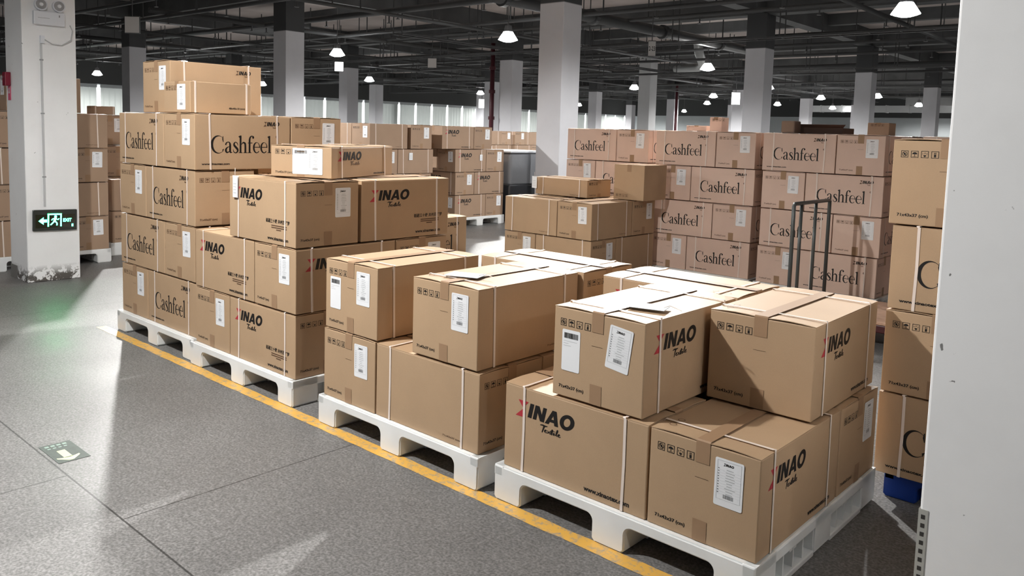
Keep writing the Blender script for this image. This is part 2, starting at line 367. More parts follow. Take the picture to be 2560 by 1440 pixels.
# shipping labels (drawn facing +x, origin at the middle, flat at x=0)
def label_mesh(kind):
    mb = MB(); wd, ht = (.105, .168) if kind != 'barcode' else (.088, .165); c = .006
    pts = []
    for cx, cy, a0 in ((wd/2-c, ht/2-c, 0), (-wd/2+c, ht/2-c, 90), (-wd/2+c, -ht/2+c, 180), (wd/2-c, -ht/2+c, 270)):
        for k in range(4): a = R(a0+30*k); pts.append((cx+c*math.cos(a), cy+c*math.sin(a)))
    P = lambda sh, m, x: mb.add([(x, u, v) for u, v in sh[0]], sh[1], m)
    P((pts, [tuple(range(len(pts)))]), PAPER, .0008); V = [(.0008, u, v) for u, v in pts]+[(0, u, v) for u, v in pts]; n = len(pts)
    mb.add(V, [(i, i+n, (i+1) % n+n, (i+1) % n) for i in range(n)], PAPER)
    rnd = random.Random(3)
    def bars(x0, y0, x1, y1, m):
        x = x0
        while x < x1: ww = rnd.choice((.0009, .0014, .0022)); P(rect(x, y0, min(x+ww, x1), y1), m, .0013); x += ww+rnd.choice((.0009, .0015))
    if kind == 'barcode':
        bars(-.034, .048, .034, .070, INK)
        for k, a in enumerate((.03, -.012, .0)): P(rect(-.036, .036-k*.009, a, .0375-k*.009), LINEINK, .0013)
    else:
        b = .003
        for q in (rect(-.044, .076, .044, .077), rect(-.044, -.06, .044, -.059), rect(-.044, -.06, -.043, .077), rect(.043, -.06, .044, .077)): P(q, LINEINK, .0013)
        P(shift(XBLK, -.022, .060, .0085), INK, .0013); P(shift(XRED, -.022, .060, .0085), INK, .0013)
        for k in range(10):
            y = .047-k*.0094; P(rect(-.044, y-.004, .044, y-.0036), LINEINK, .0013); P(rect(-.041, y, -.036, y+.0022), INK, .0013)
            a = rnd.uniform(.012, .028); P(rect(-a*.6, y, a, y+.0014), GREYINK, .0013)
        bars(-.018, -.054, .020, -.040, GREYINK)
    return mb.build('tmp_label')
LAB = {}
for k in ('full', 'barcode'):
    o = label_mesh(k); LAB[k] = o.data; bpy.data.objects.remove(o)
LOOK = {'cash': 'kraft carton printed with big black serif lettering', 'logo': 'kraft carton with red and black logo', 'logocn': 'kraft carton with logo and small text lines',
        'dims': 'plain kraft carton', 'flat': 'flat kraft carton with logo', 'none': 'unprinted kraft carton'}
HB = .369
def carton(x, y, z, orient, des, where, group, kr='tan', lab=True, L=.71, W=.43, H=.366, rz=0, dark=True, look=None, lt=0, bar=False, flip=False):
    """x, y: the near-left corner of its footprint; orient X = long side along x"""
    body, sts, tape = carton_parts(L, W, H, des, kr, dark)
    wx, wy = (L, W) if orient == 'X' else (W, L)
    c, s = math.cos(rz), math.sin(rz)
    cx, cy = x+wx/2*c-wy/2*s, y+wx/2*s+wy/2*c
    root = empty('cardboard_box', (cx, cy, z), rz+(0 if orient == 'X' else -PI/2)+(PI if flip else 0), (look or LOOK[des])+', '+where, 'box', group)
    inst(body, 'carton', root)
    for st in sts: inst(st, 'strap', root)
    inst(tape, 'packing_tape', root)
    lx = L/2-.003+BUL*.6+.0008
    if lab:
        q = inst(LAB['full'], 'shipping_label', root, (lx, -W/2+.735*W, (.66 if H > .3 else .5)*H), (R(lt), 0, 0))
        if H < .3: q.scale = (1, .95, .9)
        q['label'] = 'white shipping label'
    if bar:
        q = inst(LAB['barcode'], 'barcode_label', root, (lx, -W/2+(.21 if H > .3 else .5)*W, (.52 if H > .3 else .5)*H)); q['label'] = 'white barcode label'
        if H < .3: q.scale = (1, 1.3, .92)
    return root
def layer(x, y, z, typ, des, names, group, kr='tan', which=(1, 2, 3, 4), labs=(2,), dark=True):
    """pinwheel of four; typ A: long box front-left, B: end front-left. names: dict index -> where"""
    A = {1: (0, 0, 'X'), 2: (.713, 0, 'Y'), 3: (.433, .713, 'X'), 4: (0, .433, 'Y')}
    B = {1: (0, 0, 'Y'), 2: (.433, 0, 'X'), 3: (.713, .433, 'Y'), 4: (0, .713, 'X')}
    D = A if typ == 'A' else B
    for i in which:
        dx, dy, o = D[i]; carton(x+dx+random.uniform(-.001, .001), y+dy+random.uniform(-.001, .001), z, o, des, names[i], group, kr, lab=(i in labs), dark=dark, lt=random.uniform(-1.5, 1.5))

# ------------------------------------------------------------------ pallets
def pallet_mesh(m):
    parts = []; wd = 1.18; dp = 1.18; z1 = .15; fw = .15; a = .03
    # profile across x: deck slab with three feet and rounded arches
    def prof():
        P = [(0, z1), (0, .012), (.012, 0)]
        feet = [(0, fw), (wd/2-fw/2, wd/2+fw/2), (wd-fw, wd)]
        zt = z1-.045
        P += [(fw-.012, 0), (fw, .012)]
        for k in range(2):
            xl = feet[k][1]; xr = feet[k+1][0]
            for j in range(6): t = R(180-90*j/5); P.append((xl+a+a*math.cos(t), zt-a+a*math.sin(t)))
            for j in range(6): t = R(90-90*j/5); P.append((xr-a+a*math.cos(t), zt-a+a*math.sin(t)))
            P += [(xr, .012), (xr+.012, 0), (feet[k+1][1]-.012, 0), (feet[k+1][1], .012)]
        P.append((wd, z1)); return P
    P = prof(); n = len(P); mb = MB()
    def extr(mb, y0, y1):
        bm = bmesh.new(); A = [bm.verts.new((x, y0, z)) for x, z in P]; B = [bm.verts.new((x, y1, z)) for x, z in P]
        bm.faces.new(A[::-1]); bm.faces.new(B)
        for i in range(n): bm.faces.new((A[i], A[(i+1) % n], B[(i+1) % n], B[i]))
        bmesh.ops.recalc_face_normals(bm, faces=bm.faces)
        es = [e for e in bm.edges if abs(e.verts[0].co.y-e.verts[1].co.y) < 1e-6]
        bmesh.ops.bevel(bm, geom=es, offset=.006, segments=2, affect='EDGES'); bmesh.ops.triangulate(bm, faces=[f for f in bm.faces if len(f.verts) > 8])
        mb.addbm(bm, m)
    # deck: rim and slats with open slots
    deck = MB(); zb = z1-.045
    deck.rbox((0, .0, zb), (.05, dp, z1), .006, m); deck.rbox((wd-.05, 0, zb), (wd, dp, z1), .006, m)
    for k in range(11): y = .05+(dp-.1)*k/10; deck.box((.02, y-.02, z1-.012), (wd-.02, y+.02, z1-.001), m)
    for k in range(7): x = .05+(wd-.1)*k/6; deck.box((x-.018, .03, zb), (x+.018, dp-.03, z1-.002), m)
    feet = []
    for y0, y1 in ((0, .17), (dp/2-.085, dp/2+.085), (dp-.17, dp)): q = MB(); extr(q, y0, y1); feet.append(q)
    run = []
    for x0 in (0, wd/2-fw/2, wd-fw):
        q = MB()
        for y0, y1 in ((.165, dp/2-.08), (dp/2+.08, dp-.165)):
            q.rbox((x0, y0, 0), (x0+fw, y1, .022), .004, m)
            q.box((x0+.07, y0, .02), (x0+.08, y1, zb+.002), m)
            for j in range(3): yy = y0+(y1-y0)*(j+1)/4; q.box((x0+.01, yy-.004, .02), (x0+fw-.01, yy+.004, zb+.002), m)
            q.box((x0+.012, (y0+y1)/2-.03, zb-.02), (x0+fw-.012, (y0+y1)/2+.03, zb+.002), m)
        run.append(q)
    out = []
    for nm, q in [('deck', deck)]+[('foot_row', f) for f in feet]+[('runner', r_) for r_ in run]:
        o = q.build('tmp'); out.append((nm, o.data)); bpy.data.objects.remove(o)
    return out
PAL = {'w': pallet_mesh(WHITEPL), 'b': pallet_mesh(BLUEPL)}
def pallet(x, y, label, rz=0, col='w', sc=(1, 1, 1), group='white plastic pallets'):
    """x, y: near-left corner of its footprint before turning about its middle"""
    root = empty('plastic_pallet', (x+.59*sc[0], y+.59*sc[1], 0), rz, label, 'pallet', group); root.scale = sc
    for nm, me in PAL[col]: inst(me, nm, root, (-.59, -.59, 0))
    return root

# ------------------------------------------------------------------ floor
def floor_mat():
    m = bpy.data.materials.new('terrazzo_floor'); m.use_nodes = True; nt = m.node_tree; N = nt.nodes; Lk = nt.links; b = N['Principled BSDF']
    g = N.new('ShaderNodeNewGeometry')
    def noise(sc, det=3, rough=.5): n = N.new('ShaderNodeTexNoise'); n.inputs['Scale'].default_value = sc; n.inputs['Detail'].default_value = det; n.inputs['Roughness'].default_value = rough; Lk.new(g.outputs['Position'], n.inputs['Vector']); return n
    def rng(src, a, b_, c, d): r = N.new('ShaderNodeMapRange'); r.inputs[1].default_value = a; r.inputs[2].default_value = b_; r.inputs[3].default_value = c; r.inputs[4].default_value = d; Lk.new(src, r.inputs[0]); return r.outputs[0]
    def math_(op, a, b_=None):
        k = N.new('ShaderNodeMath'); k.operation = op
        for i, s in enumerate((a, b_)):
            if s is None: continue
            if isinstance(s, (int, float)): k.inputs[i].default_value = s
            else: Lk.new(s, k.inputs[i])
        return k.outputs[0]
    sp1 = rng(noise(95, 2).outputs['Fac'], .36, .64, .68, 1.25); sp2 = rng(noise(38, 3, .6).outputs['Fac'], .35, .65, .86, 1.14)
    big = rng(noise(.55, 4).outputs['Fac'], .35, .68, .9, 1.08); mid = rng(noise(3.2, 5, .65).outputs['Fac'], .4, .75, 1.0, .86)
    v = N.new('ShaderNodeTexVoronoi'); v.inputs['Scale'].default_value = 70; Lk.new(g.outputs['Position'], v.inputs['Vector'])
    fl = rng(v.outputs['Distance'], .0, .16, 1.35, 1.0)
    t = math_('MULTIPLY', sp1, sp2); t = math_('MULTIPLY', t, big); t = math_('MULTIPLY', t, mid); t = math_('MULTIPLY', t, fl)
    sx = N.new('ShaderNodeSeparateXYZ'); Lk.new(g.outputs['Position'], sx.inputs[0])
    def joint(src, off, per, wd):
        a = math_('ADD', src, -off+per*50+per/2); a = math_('MODULO', a, per); a = math_('SUBTRACT', a, per/2); a = math_('ABSOLUTE', a); return rng(a, wd*.6, wd, .3, 1.0)
    near = rng(sx.outputs['Y'], 1.283, 1.287, 0, 1); far = rng(sx.outputs['Y'], 1.283, 1.287, 1, 0)
    j = math_('MINIMUM', joint(sx.outputs['Y'], 1.285, 3.95, .005), math_('MINIMUM', math_('MAXIMUM', joint(sx.outputs['X'], -3.72, 3.95, .004), near), math_('MAXIMUM', joint(sx.outputs['X'], -3.15, 3.95, .004), far)))
    t = math_('MULTIPLY', t, j)
    mx = N.new('ShaderNodeVectorMath'); mx.operation = 'SCALE'; mx.inputs[0].default_value = srgb(120, 119, 118)[:3]; Lk.new(t, mx.inputs['Scale']); Lk.new(mx.outputs[0], b.inputs['Base Color'])
    Lk.new(rng(noise(1.1, 4).outputs['Fac'], .3, .7, .38, .52), b.inputs['Roughness']); b.inputs['Specular IOR Level'].default_value = .24
    bp = N.new('ShaderNodeBump'); bp.inputs['Strength'].default_value = .05; bp.inputs['Distance'].default_value = .002
    Lk.new(noise(60, 2).outputs['Fac'], bp.inputs['Height']); Lk.new(bp.outputs[0], b.inputs['Normal'])
    return m
mb = MB(); mb.box((-42, -7, -.1), (10, 64, 0), floor_mat()); struct(mb.build('floor'))
def line_mat():
    m = bpy.data.materials.new('worn_yellow_paint'); m.use_nodes = True; nt = m.node_tree; N = nt.nodes; Lk = nt.links; b = N['Principled BSDF']
    b.inputs['Roughness'].default_value = .4; g = N.new('ShaderNodeNewGeometry'); n = N.new('ShaderNodeTexNoise'); n.inputs['Scale'].default_value = 26; n.inputs['Detail'].default_value = 6; n.inputs['Roughness'].default_value = .7
    Lk.new(g.outputs['Position'], n.inputs['Vector']); cr = N.new('ShaderNodeValToRGB'); cr.color_ramp.elements[0].position = .36; cr.color_ramp.elements[0].color = srgb(158, 150, 138); cr.color_ramp.elements[1].position = .50; cr.color_ramp.elements[1].color = srgb(226, 176, 84)
    Lk.new(n.outputs['Fac'], cr.inputs[0]); Lk.new(cr.outputs[0], b.inputs['Base Color']); return m
mb = MB(); rnd = random.Random(5); n = 90; V = []
for i in range(n+1):
    x = -6.32+7.2*i/n; V += [(x, 2.405+rnd.uniform(-.003, .003), .0012), (x, 2.478+rnd.uniform(-.003, .003), .0012)]
mb.add(V, [(2*i, 2*i+2, 2*i+3, 2*i+1) for i in range(n)], line_mat())
tag(mb.build('floor_line'), 'worn yellow line painted on floor along the front pallets', 'floor marking')
# floor arrow sticker
mb = MB(); DG = mat('sticker_dark_green', srgb(74, 84, 78), .55, noise=(30, .2)); LG = mat('sticker_pale_green', srgb(186, 200, 150), .4); MG = mat('sticker_mid_green', srgb(126, 150, 138), .4)
x0, x1, y0, y1 = -4.135, -3.872, 1.302, 1.44
mb.box((x0, y0, 0), (x1, y1, .0015), DG)
z = .0021
P = lambda p, m: mb.add([(a, b, z) for a, b in p[0]], p[1], m)
P(rect(-4.03, 1.345, -3.925, 1.381), LG); P(poly((-3.94, 1.315), (-3.925, 1.315), (-3.885, 1.352), (-3.885, 1.372), (-3.925, 1.413), (-3.94, 1.413), (-3.93, 1.39), (-3.93, 1.335)), LG)
for i in range(4): P(rect(-4.118, 1.32+.026*i, -4.098, 1.338+.026*i), MG)
for i in range(4): P(rect(-4.082, 1.322+.024*i, -4.07, 1.336+.024*i), MG)
tag(mb.build('floor_sticker'), 'dark green floor sticker with pale green arrow, left of the pallets', 'sticker')

# ------------------------------------------------------------------ front pallets and cartons
G1, G2, G3, G4 = ['cartons stacked on the %s front pallet' % s for s in ('leftmost', 'second', 'third', 'nearest')]
pallet(-6.165, 2.50, 'white plastic pallet under the leftmost front stack'); pallet(-4.975, 2.475, 'white plastic pallet under the second front stack from left')
pallet(-3.53, 2.46, 'white plastic pallet under the third front stack from left'); pallet(-2.265, 2.475, 'white plastic pallet under the nearest front stack')
Z = lambda k, b=.151: b+HB*k
nm = lambda row, st: {1: row+' row front left, '+st, 2: row+' row front right, '+st, 3: row+' row back right, '+st, 4: row+' row back left, '+st}
st = 'leftmost front stack'
layer(-6.14, 2.53, Z(0), 'B', 'cash', nm('bottom', st), G1, labs=(1,), dark=False); layer(-6.145, 2.525, Z(1), 'A', 'cash', nm('second', st), G1, labs=(2,), dark=False)
layer(-6.14, 2.525, Z(2), 'B', 'cash', nm('third', st), G1, labs=(1,), which=(1, 2, 4), dark=False); layer(-6.13, 2.52, Z(3), 'A', 'cash', nm('top', st), G1, labs=(2, 3), dark=False)
carton(-5.98, 2.63, Z(4), 'Y', 'cash', 'topmost on the leftmost front stack', G1, dark=False)
st = 'second front stack'
layer(-4.95, 2.5, Z(0), 'B', 'logocn', nm('bottom', st), G2, labs=(1,)); layer(-4.95, 2.5, Z(1), 'A', 'logocn', nm('middle', st), G2, labs=(2, 3))
carton(-4.52, 2.5, Z(2), 'X', 'logocn', 'top row front, second front stack', G2); carton(-4.24, 2.945, Z(2), 'Y', 'logocn', 'top row back, second front stack', G2, lab=False)
carton(-4.2935, 2.6417, Z(3)+.002, 'Y', 'flat', 'turned askew on the second front stack', G2, H=.19, rz=R(20.8), bar=True)
st = 'third front stack'
layer(-3.515, 2.482, Z(0), 'B', 'dims', nm('bottom', st), G3, labs=(1,))
carton(-3.505, 2.482, Z(1), 'Y', 'dims', 'upper left with two labels, third front stack', G3, bar=True)
carton(-2.82, 2.482, Z(1), 'Y', 'dims', 'upper front right, third front stack', G3)
carton(-3.075, 3.2, Z(1), 'X', 'dims', 'upper back, third front stack', G3, lab=False)
st = 'nearest stack'
layer(-2.235, 2.497, Z(0), 'A', 'logo', nm('bottom', st), G4, labs=(2, 3))
carton(-1.993, 2.505, Z(1), 'Y', 'logo', 'upper left with two labels, nearest stack', G4, bar=True, lt=-7)
carton(-1.54, 2.935, Z(1), 'Y', 'logo', 'upper right without label, nearest stack', G4, lab=False, rz=R(.9))
carton(-2.27, 3.222, Z(1), 'X', 'logo', 'upper back, nearest stack', G4, lab=False)

# flat box of the leftmost stack: its own print
def odd_box(x, y, z, dx, dy, dz, label, group=None, kr='tan', txt=None, lab=False, rz=0, up=True, strapx=True):
    root = empty('cardboard_box', (x+dx/2, y+dy/2, z), rz, label, 'box', group); mb = MB()
    mb.rbox((-dx/2, -dy/2, 0), (dx/2, dy/2, dz-.002), .004, KR[kr]); mb.box((-dx/2+.003, -dy/2+.003, dz-.004), (-.001, dy/2-.003, dz), KR[kr]); mb.box((.001, -dy/2+.003, dz-.004), (dx/2-.003, dy/2-.003, dz), KR[kr])
    e = .0012
    if txt:
        sh = fit(txt, -dy/2+dy*.62, dz*.13, wd=dy*.27, ht=.016); mb.add([(dx/2+e, u, v) for u, v in sh[0]], sh[1], INK)
    sh = icons(-dx/2+.03, (dz*.72 if up else dz*.08), min(.029, dz*.2)); mb.add([(u if up else u, -dy/2-e, v) for u, v in sh[0]], sh[1], INKB)
    mb.build('carton', root)
    q = MB(); q.box((-.025, -dy/2-.001, dz*.8), (.025, dy/2+.001, dz+.0012), TAPE); q.build('packing_tape', root)
    if strapx:
        for t in (-.42, .42):
            q = MB(); q.box((-dx/2-.002, t*dy-.006, 0), (dx/2+.002, t*dy+.006, dz+.002), STRAP); q.build('strap', root)
    if lab:
        o = inst(LAB['full'], 'shipping_label', root, (dx/2*.35, -dy/2-.001, dz*.5), (0, 0, -PI/2)); o.scale = (1, 1.1, min(1, dz*.92/.168)); o['label'] = 'white shipping label'
    return root
odd_box(-5.49, 2.56, Z(4), .37, .44, .205, 'flat kraft box with large label, lying before the topmost box', G1, txt=T_DIM48, lab=True)

# plastic document pouches and tags
POUCH = mat('clear_pouch', srgb(206, 218, 232), .3, spec=.4)
def pouch(x, y, z, rz, label, sx=.15, sy=.1):
    root = empty('document_pouch', (x, y, z), rz, label, 'pouch', 'document pouches on the box lids'); mb = MB()
    mb.rbox((-sx/2, -sy/2, 0), (sx/2, sy/2, .003), .0012, POUCH, 1); mb.build('sleeve', root)
    mb = MB(); mb.box((-sx*.42, -sy*.4, .003), (sx*.3, sy*.4, .0042), PAPER)
    for k in range(4): mb.box((-sx*.35, -sy*.3+k*.016, .0042), (sx*.15, -sy*.3+k*.016+.002, .0048), GREYINK)
    mb.build('paper_slip', root)
    mb = MB(); mb.tube([(sx*.4, 0, .004), (sx*.55, .01, .012), (sx*.75, .0, .006), (sx*.9, -.02, .004)], .0016, STRAP, 6); mb.build('tie', root)
    return root
pouch(-1.69, 2.72, Z(2)+.003, R(16), 'clear document pouch on lid of nearest left carton')
pouch(-2.64, 2.65, Z(2)+.003, R(20), 'clear document pouch on lid of third stack front carton', .17, .11)
def hang_tag(x, y, z, rz, label, wd=.07, ht=.115):
    root = empty('paper_tag', (x, y, z), rz, label, 'tag', 'paper tags tied to boxes'); mb = MB()
    mb.box((-wd/2, -.004, -ht), (wd/2, -.002, 0), PAPER)
    for k in range(4): mb.box((-wd*.35, -.0046, -ht*.8+k*.018), (wd*.3, -.004, -ht*.8+k*.018+.002), GREYINK)
    mb.build('card', root); mb = MB(); mb.tube([(0, -.003, -.01), (.004, -.006, .02), (-.002, -.002, .045)], .0016, STRAP, 6); mb.build('tie', root)
hang_tag(-4.43, 2.494, Z(3)-.002, 0, 'white paper tag hanging over the second front stack top carton', .055, .13)

# ------------------------------------------------------------------ middle stack (before the back wall)
GV = 'cartons of the middle stack'; st = 'middle stack'
pallet(-5.82, 6.37, 'white plastic pallet under the middle stack')
layer(-5.80, 6.395, Z(0), 'B', 'dims', nm('bottom', st), GV, labs=(1, 2)); layer(-5.80, 6.39, Z(1), 'A', 'dims', nm('upper', st), GV, labs=(2, 3))
carton(-5.785, 6.865, Z(2), 'X', 'dims', 'lying on the middle stack', GV, H=.19, look='flat plain kraft carton', lab=False)
hang_tag(-5.79, 6.855, Z(2)+.19, R(-12), 'white paper tag hanging at corner of the middle stack flat carton', .085, .13)
odd_box(-4.90, 7.095, Z(2), .37, .43, .365, 'plain kraft box standing upside down on the middle stack', GV, up=False, strapx=False)

# ------------------------------------------------------------------ back wall of cartons
def wall_stack(x, y, key, types, kr='rose', top_extra=True, which=(1, 2, 3)):
    g = 'cartons of the %s back wall stack' % key; rows = ('bottom', 'second', 'third', 'top')
    pallet(x-.02, y-.02, 'white plastic pallet under the %s back wall stack' % key)
    for k, t in enumerate(types):
        lb = (1, 4) if t == 'B' else (2,)
        wh = (1, 2, 3, 4) if (k == 3 and top_extra) else which
        layer(x+random.uniform(-.008, .008), y+random.uniform(-.01, .01), Z(k), t, 'cash', nm(rows[k], key+' back wall stack'), g, kr, which=wh, labs=lb, dark=False)
wall_stack(-6.06, 7.76, 'left', 'BABA'); wall_stack(-4.745, 7.63, 'middle', 'BABA'); wall_stack(-3.515, 7.61, 'right', 'BABA')
wall_stack(-2.08, 7.62, 'rightmost', 'BABA', which=(1, 2), top_extra=False)
GW = 'small boxes left on top of the back wall'
odd_box(-4.72, 8.22, Z(4), .25, .2, .06, 'small flat tan box on the middle back wall stack', GW, 'rose', strapx=False)
odd_box(-4.42, 8.2, Z(4), .145, .16, .155, 'small upright tan box on the middle back wall stack', GW, 'rose', strapx=False)
root = empty('open_carton', (-3.21, 8.3, Z(4)), 0, 'dark brown open carton lying on the right back wall stack', 'box', GW)
DKB = mat('dark_brown_board', srgb(70, 52, 44), .7)
mb = MB(); mb.box((-.26, -.15, 0), (.26, .15, .06), DKB); mb.build('tray', root)
mb = MB(); mb.add([(-.26, -.15, .06), (.26, -.15, .06), (.3, -.2, .09), (-.26, -.2, .09), (-.26, -.147, .06), (.26, -.147, .06), (.3, -.197, .093), (-.26, -.197, .093)], [(0, 1, 2, 3), (4, 7, 6, 5), (0, 3, 7, 4), (1, 5, 6, 2), (3, 2, 6, 7)], DKB); mb.build('flap', root)
tag(MB.build((lambda q: (q.rbox((-.07, -.08, 0), (.07, .08, .12), .012, mat('shrink_wrap', srgb(120, 104, 94), .12, spec=.7)), q)[1])(MB()), 'wrapped_parcel', loc=(-3.42+.0, 8.02, Z(4))), 'small film wrapped parcel beside the dark open carton', 'parcel')
odd_box(-2.77, 8.3, Z(4), .2, .2, .12, 'small greyish brown box at right end of the back wall', GW, 'dark', strapx=False)

# ------------------------------------------------------------------ stack by the right pillar
GR = 'cartons stacked beside the right pillar'; st = 'stack beside right pillar'
pallet(-1.075, 3.74, 'blue plastic pallet under the stack beside the right pillar', col='b', sc=(.92, .92, .76), group='blue pallets')
for k, (t, rw) in enumerate(zip('ABAB', ('bottom', 'second', 'third', 'top'))):
    layer(-1.113+(.0, .004, .008, -.012)[k], 3.70, .115+.367*k, t, 'cash', nm(rw, st), GR, labs=(), which=(1, 2, 4))

# ------------------------------------------------------------------ far centre stacks, seen from their right side
GT = 'cartons of the far centre stack'; st = 'far centre stack'
pallet(-10.46, 9.03, 'white plastic pallet under the far centre stack', rz=PI/2)
layer(-10.44, 9.05, Z(0), 'A', 'logo', nm('bottom', st), GT, which=(1, 2, 3), labs=(2, 3), kr='dark'); layer(-10.44, 9.05, Z(1), 'B', 'logo', nm('second', st), GT, which=(1, 2, 3), labs=(2,), kr='dark')
layer(-10.44, 9.04, Z(2), 'A', 'logo', nm('third', st), GT, which=(1, 2, 3), labs=(2, 3), kr='dark'); layer(-10.5, 8.8, Z(3), 'A', 'logo', nm('top', st), GT, which=(1, 2, 3, 4), labs=(3,), kr='dark')
GN = 'cartons of the stack left of the far centre stack'; st = 'stack left of far centre'
pallet(-10.46, 7.36, 'white plastic pallet left of the far centre stack', rz=PI/2)
layer(-10.44, 7.38, Z(0), 'A', 'logo', nm('bottom', st), GN, which=(2, 3), labs=(2, 3), kr='dark'); layer(-10.44, 7.38, Z(1), 'A', 'dims', nm('second', st), GN, which=(1, 2, 3), labs=(3,), kr='dark')
layer(-10.44, 7.42, Z(2), 'B', 'dims', nm('third', st), GN, which=(1, 2, 3, 4), labs=(2,), kr='dark')
carton(-9.73, 7.33, Z(3), 'Y', 'dims', 'top row front, '+st, GN, 'dark'); carton(-10.44, 7.33, Z(3), 'X', 'logo', 'top row left, '+st, GN, 'dark', lab=False)
carton(-10.02, 8.11, Z(3), 'X', 'dims', 'top row back, '+st, GN, 'dark')
hang_tag(-9.292, 8.1, 1.2, PI/2, 'white paper tag hanging on stack left of far centre', .07, .11); hang_tag(-9.292, 9.62, 1.17, PI/2, 'white paper tag hanging on far centre stack', .06, .1)
# film wrapped dark bale beside pillar
FILM = mat('black_stretch_film', srgb(52, 54, 58), .22, spec=.8, bump=(9, 1.0)); FILMW = mat('white_film_top', srgb(222, 226, 230), .35)
root = empty('wrapped_pallet_load', (-9.85, 10.95, 0), 0, 'pallet load wrapped in dark stretch film beside the far pillar', 'wrapped load')
mb = MB(); mb.rbox((-.53, -.58, .1), (.53, .58, .66), .05, FILM, 4); mb.rbox((-.5, -.55, .62), (.5, .55, 1.2), .06, mat('grey_stretch_film', srgb(128, 130, 134), .25, spec=.8, bump=(7, 1.0)), 4); mb.build('bale', root, True)
mb = MB(); mb.rbox((-.52, -.58, 1.195), (.54, .62, 1.225), .008, FILMW); mb.build('top_sheet', root)
mb = MB()
for sx in (-.45, 0, .45): mb.rbox((sx-.06, -.55, 0), (sx+.06, .55, .1), .01, BLACK)
mb.build('skid', root)
GF = 'cartons in the row behind the wrapped load'
for i, (y, lab) in enumerate(((14.2, 'left'), (15.42, 'middle'), (16.7, 'right'))):
    for k, rw in ((0, 'bottom'), (1, 'second'), (2, 'third'), (3, 'top')):
        t = 'AB'[(k+i) % 2]
        layer(-16.0, y, Z(k, .09), t, 'dims', nm(rw, 'distant %s stack' % lab), GF, which=(2, 3), labs=(3,) if t == 'A' else (2,), kr='dark')
    mb = MB(); mb.rbox((-16.0, y, 0), (-14.84, y+1.16, .09), .01, WHITEPL); tag(mb.build('plastic_pallet'), 'white pallet under the distant %s stack' % lab, 'pallet')

# ------------------------------------------------------------------ stack behind P2 and stacks behind left pillar
GU = 'cartons of the short stack behind the second front stack'
pallet(-5.72, 3.72, 'white plastic pallet of the short stack behind the second front stack', sc=(1, .78, 1))
carton(-4.99, 3.87, Z(0), 'Y', 'cash', 'lower, short stack behind second front stack', GU, lab=False); carton(-4.985, 3.865, Z(1), 'Y', 'cash', 'upper, short stack behind second front stack', GU, lab=False)
GS = 'cartons of the stack behind the left pillar'; st = 'stack behind left pillar'
pallet(-10.38, 2.5, 'white plastic pallet behind the left pillar', rz=PI/2)
for k, (t, rw) in enumerate(zip('ABAB', ('bottom', 'second', 'third', 'top'))):
    layer(-10.35, 2.52, Z(k), t, 'dims', nm(rw, st), GS, which=(2, 3) if k < 3 else (1, 2, 3, 4), labs=(3,) if t == 'A' else (), kr='dark')
carton(-9.65, 2.69, Z(4), 'Y', 'dims', 'topmost behind the left pillar', GS, 'dark')
GS2 = 'cartons of the stepped stack beyond the left pillar'; st = 'stepped stack beyond left pillar'
pallet(-10.77, 3.83, 'white plastic pallet of the stepped stack beyond the left pillar', rz=PI/2)
layer(-10.74, 3.85, Z(0), 'B', 'dims', nm('bottom', st), GS2, which=(2, 3), labs=(), kr='dark'); layer(-10.74, 3.85, Z(1), 'A', 'dims', nm('second', st), GS2, which=(1, 2, 3), labs=(), kr='dark')
carton(-10.75, 3.9, Z(2), 'X', 'logo', 'third row set back, '+st, GS2, 'dark'); carton(-11.1, 3.95, Z(3), 'X', 'logo', 'top row set back, '+st, GS2, 'dark')
odd_box(-10.62, 3.98, Z(4), .22, .25, .1, 'small box with white labels on the stepped stack', GS2, 'dark', lab=False, strapx=True)

# ------------------------------------------------------------------ platform trolley
root = empty('platform_trolley', (0, 0, 0), 0, 'platform trolley with grey tube handle before the back wall', 'trolley')
hx, hy0, hy1, hz = -2.665, 6.4, 7.16, 1.045
def at(t, z): return (hx+.0*t, hy0+(hy1-hy0)*t, z)
DG2 = mat('trolley_frame_paint', srgb(84, 88, 88), .35, metal=.3)
mb = MB(); mb.tube([at(0, .2), at(0, hz-.02), at(.02, hz), at(.98, hz), at(1, hz-.02), at(1, .2)], .016, DG2, 10); mb.build('handle_frame', root, True)
for t in (.2, .6): mb = MB(); mb.tube([at(t, .2), at(t, hz)], .014, DG2, 10); mb.build('handle_bar', root, True)
mb = MB(); mb.rbox((-2.7, 6.36, .19), (-1.6, 7.2, .215), .006, mat('trolley_plywood', srgb(196, 160, 136), .6, noise=(12, .2))); mb.build('platform', root)
mb = MB(); mb.rbox((-2.7, 6.36, .13), (-1.6, 7.2, .19), .008, mat('dark_red_paint', srgb(70, 26, 30), .4)); mb.build('frame', root)
for x in (-2.55, -1.75):
    for y in (6.47, 7.09):
        mb = MB(); mb.tube([(x, y-.022, .06), (x, y+.022, .06)], .06, BLACK, 18); mb.tube([(x, y-.027, .06), (x, y+.027, .06)], .02, STEEL, 10); mb.box((x-.02, y-.035, .06), (x+.02, y-.028, .13), STEEL); mb.box((x-.02, y+.028, .06), (x+.02, y+.035, .13), STEEL); mb.build('wheel', root)

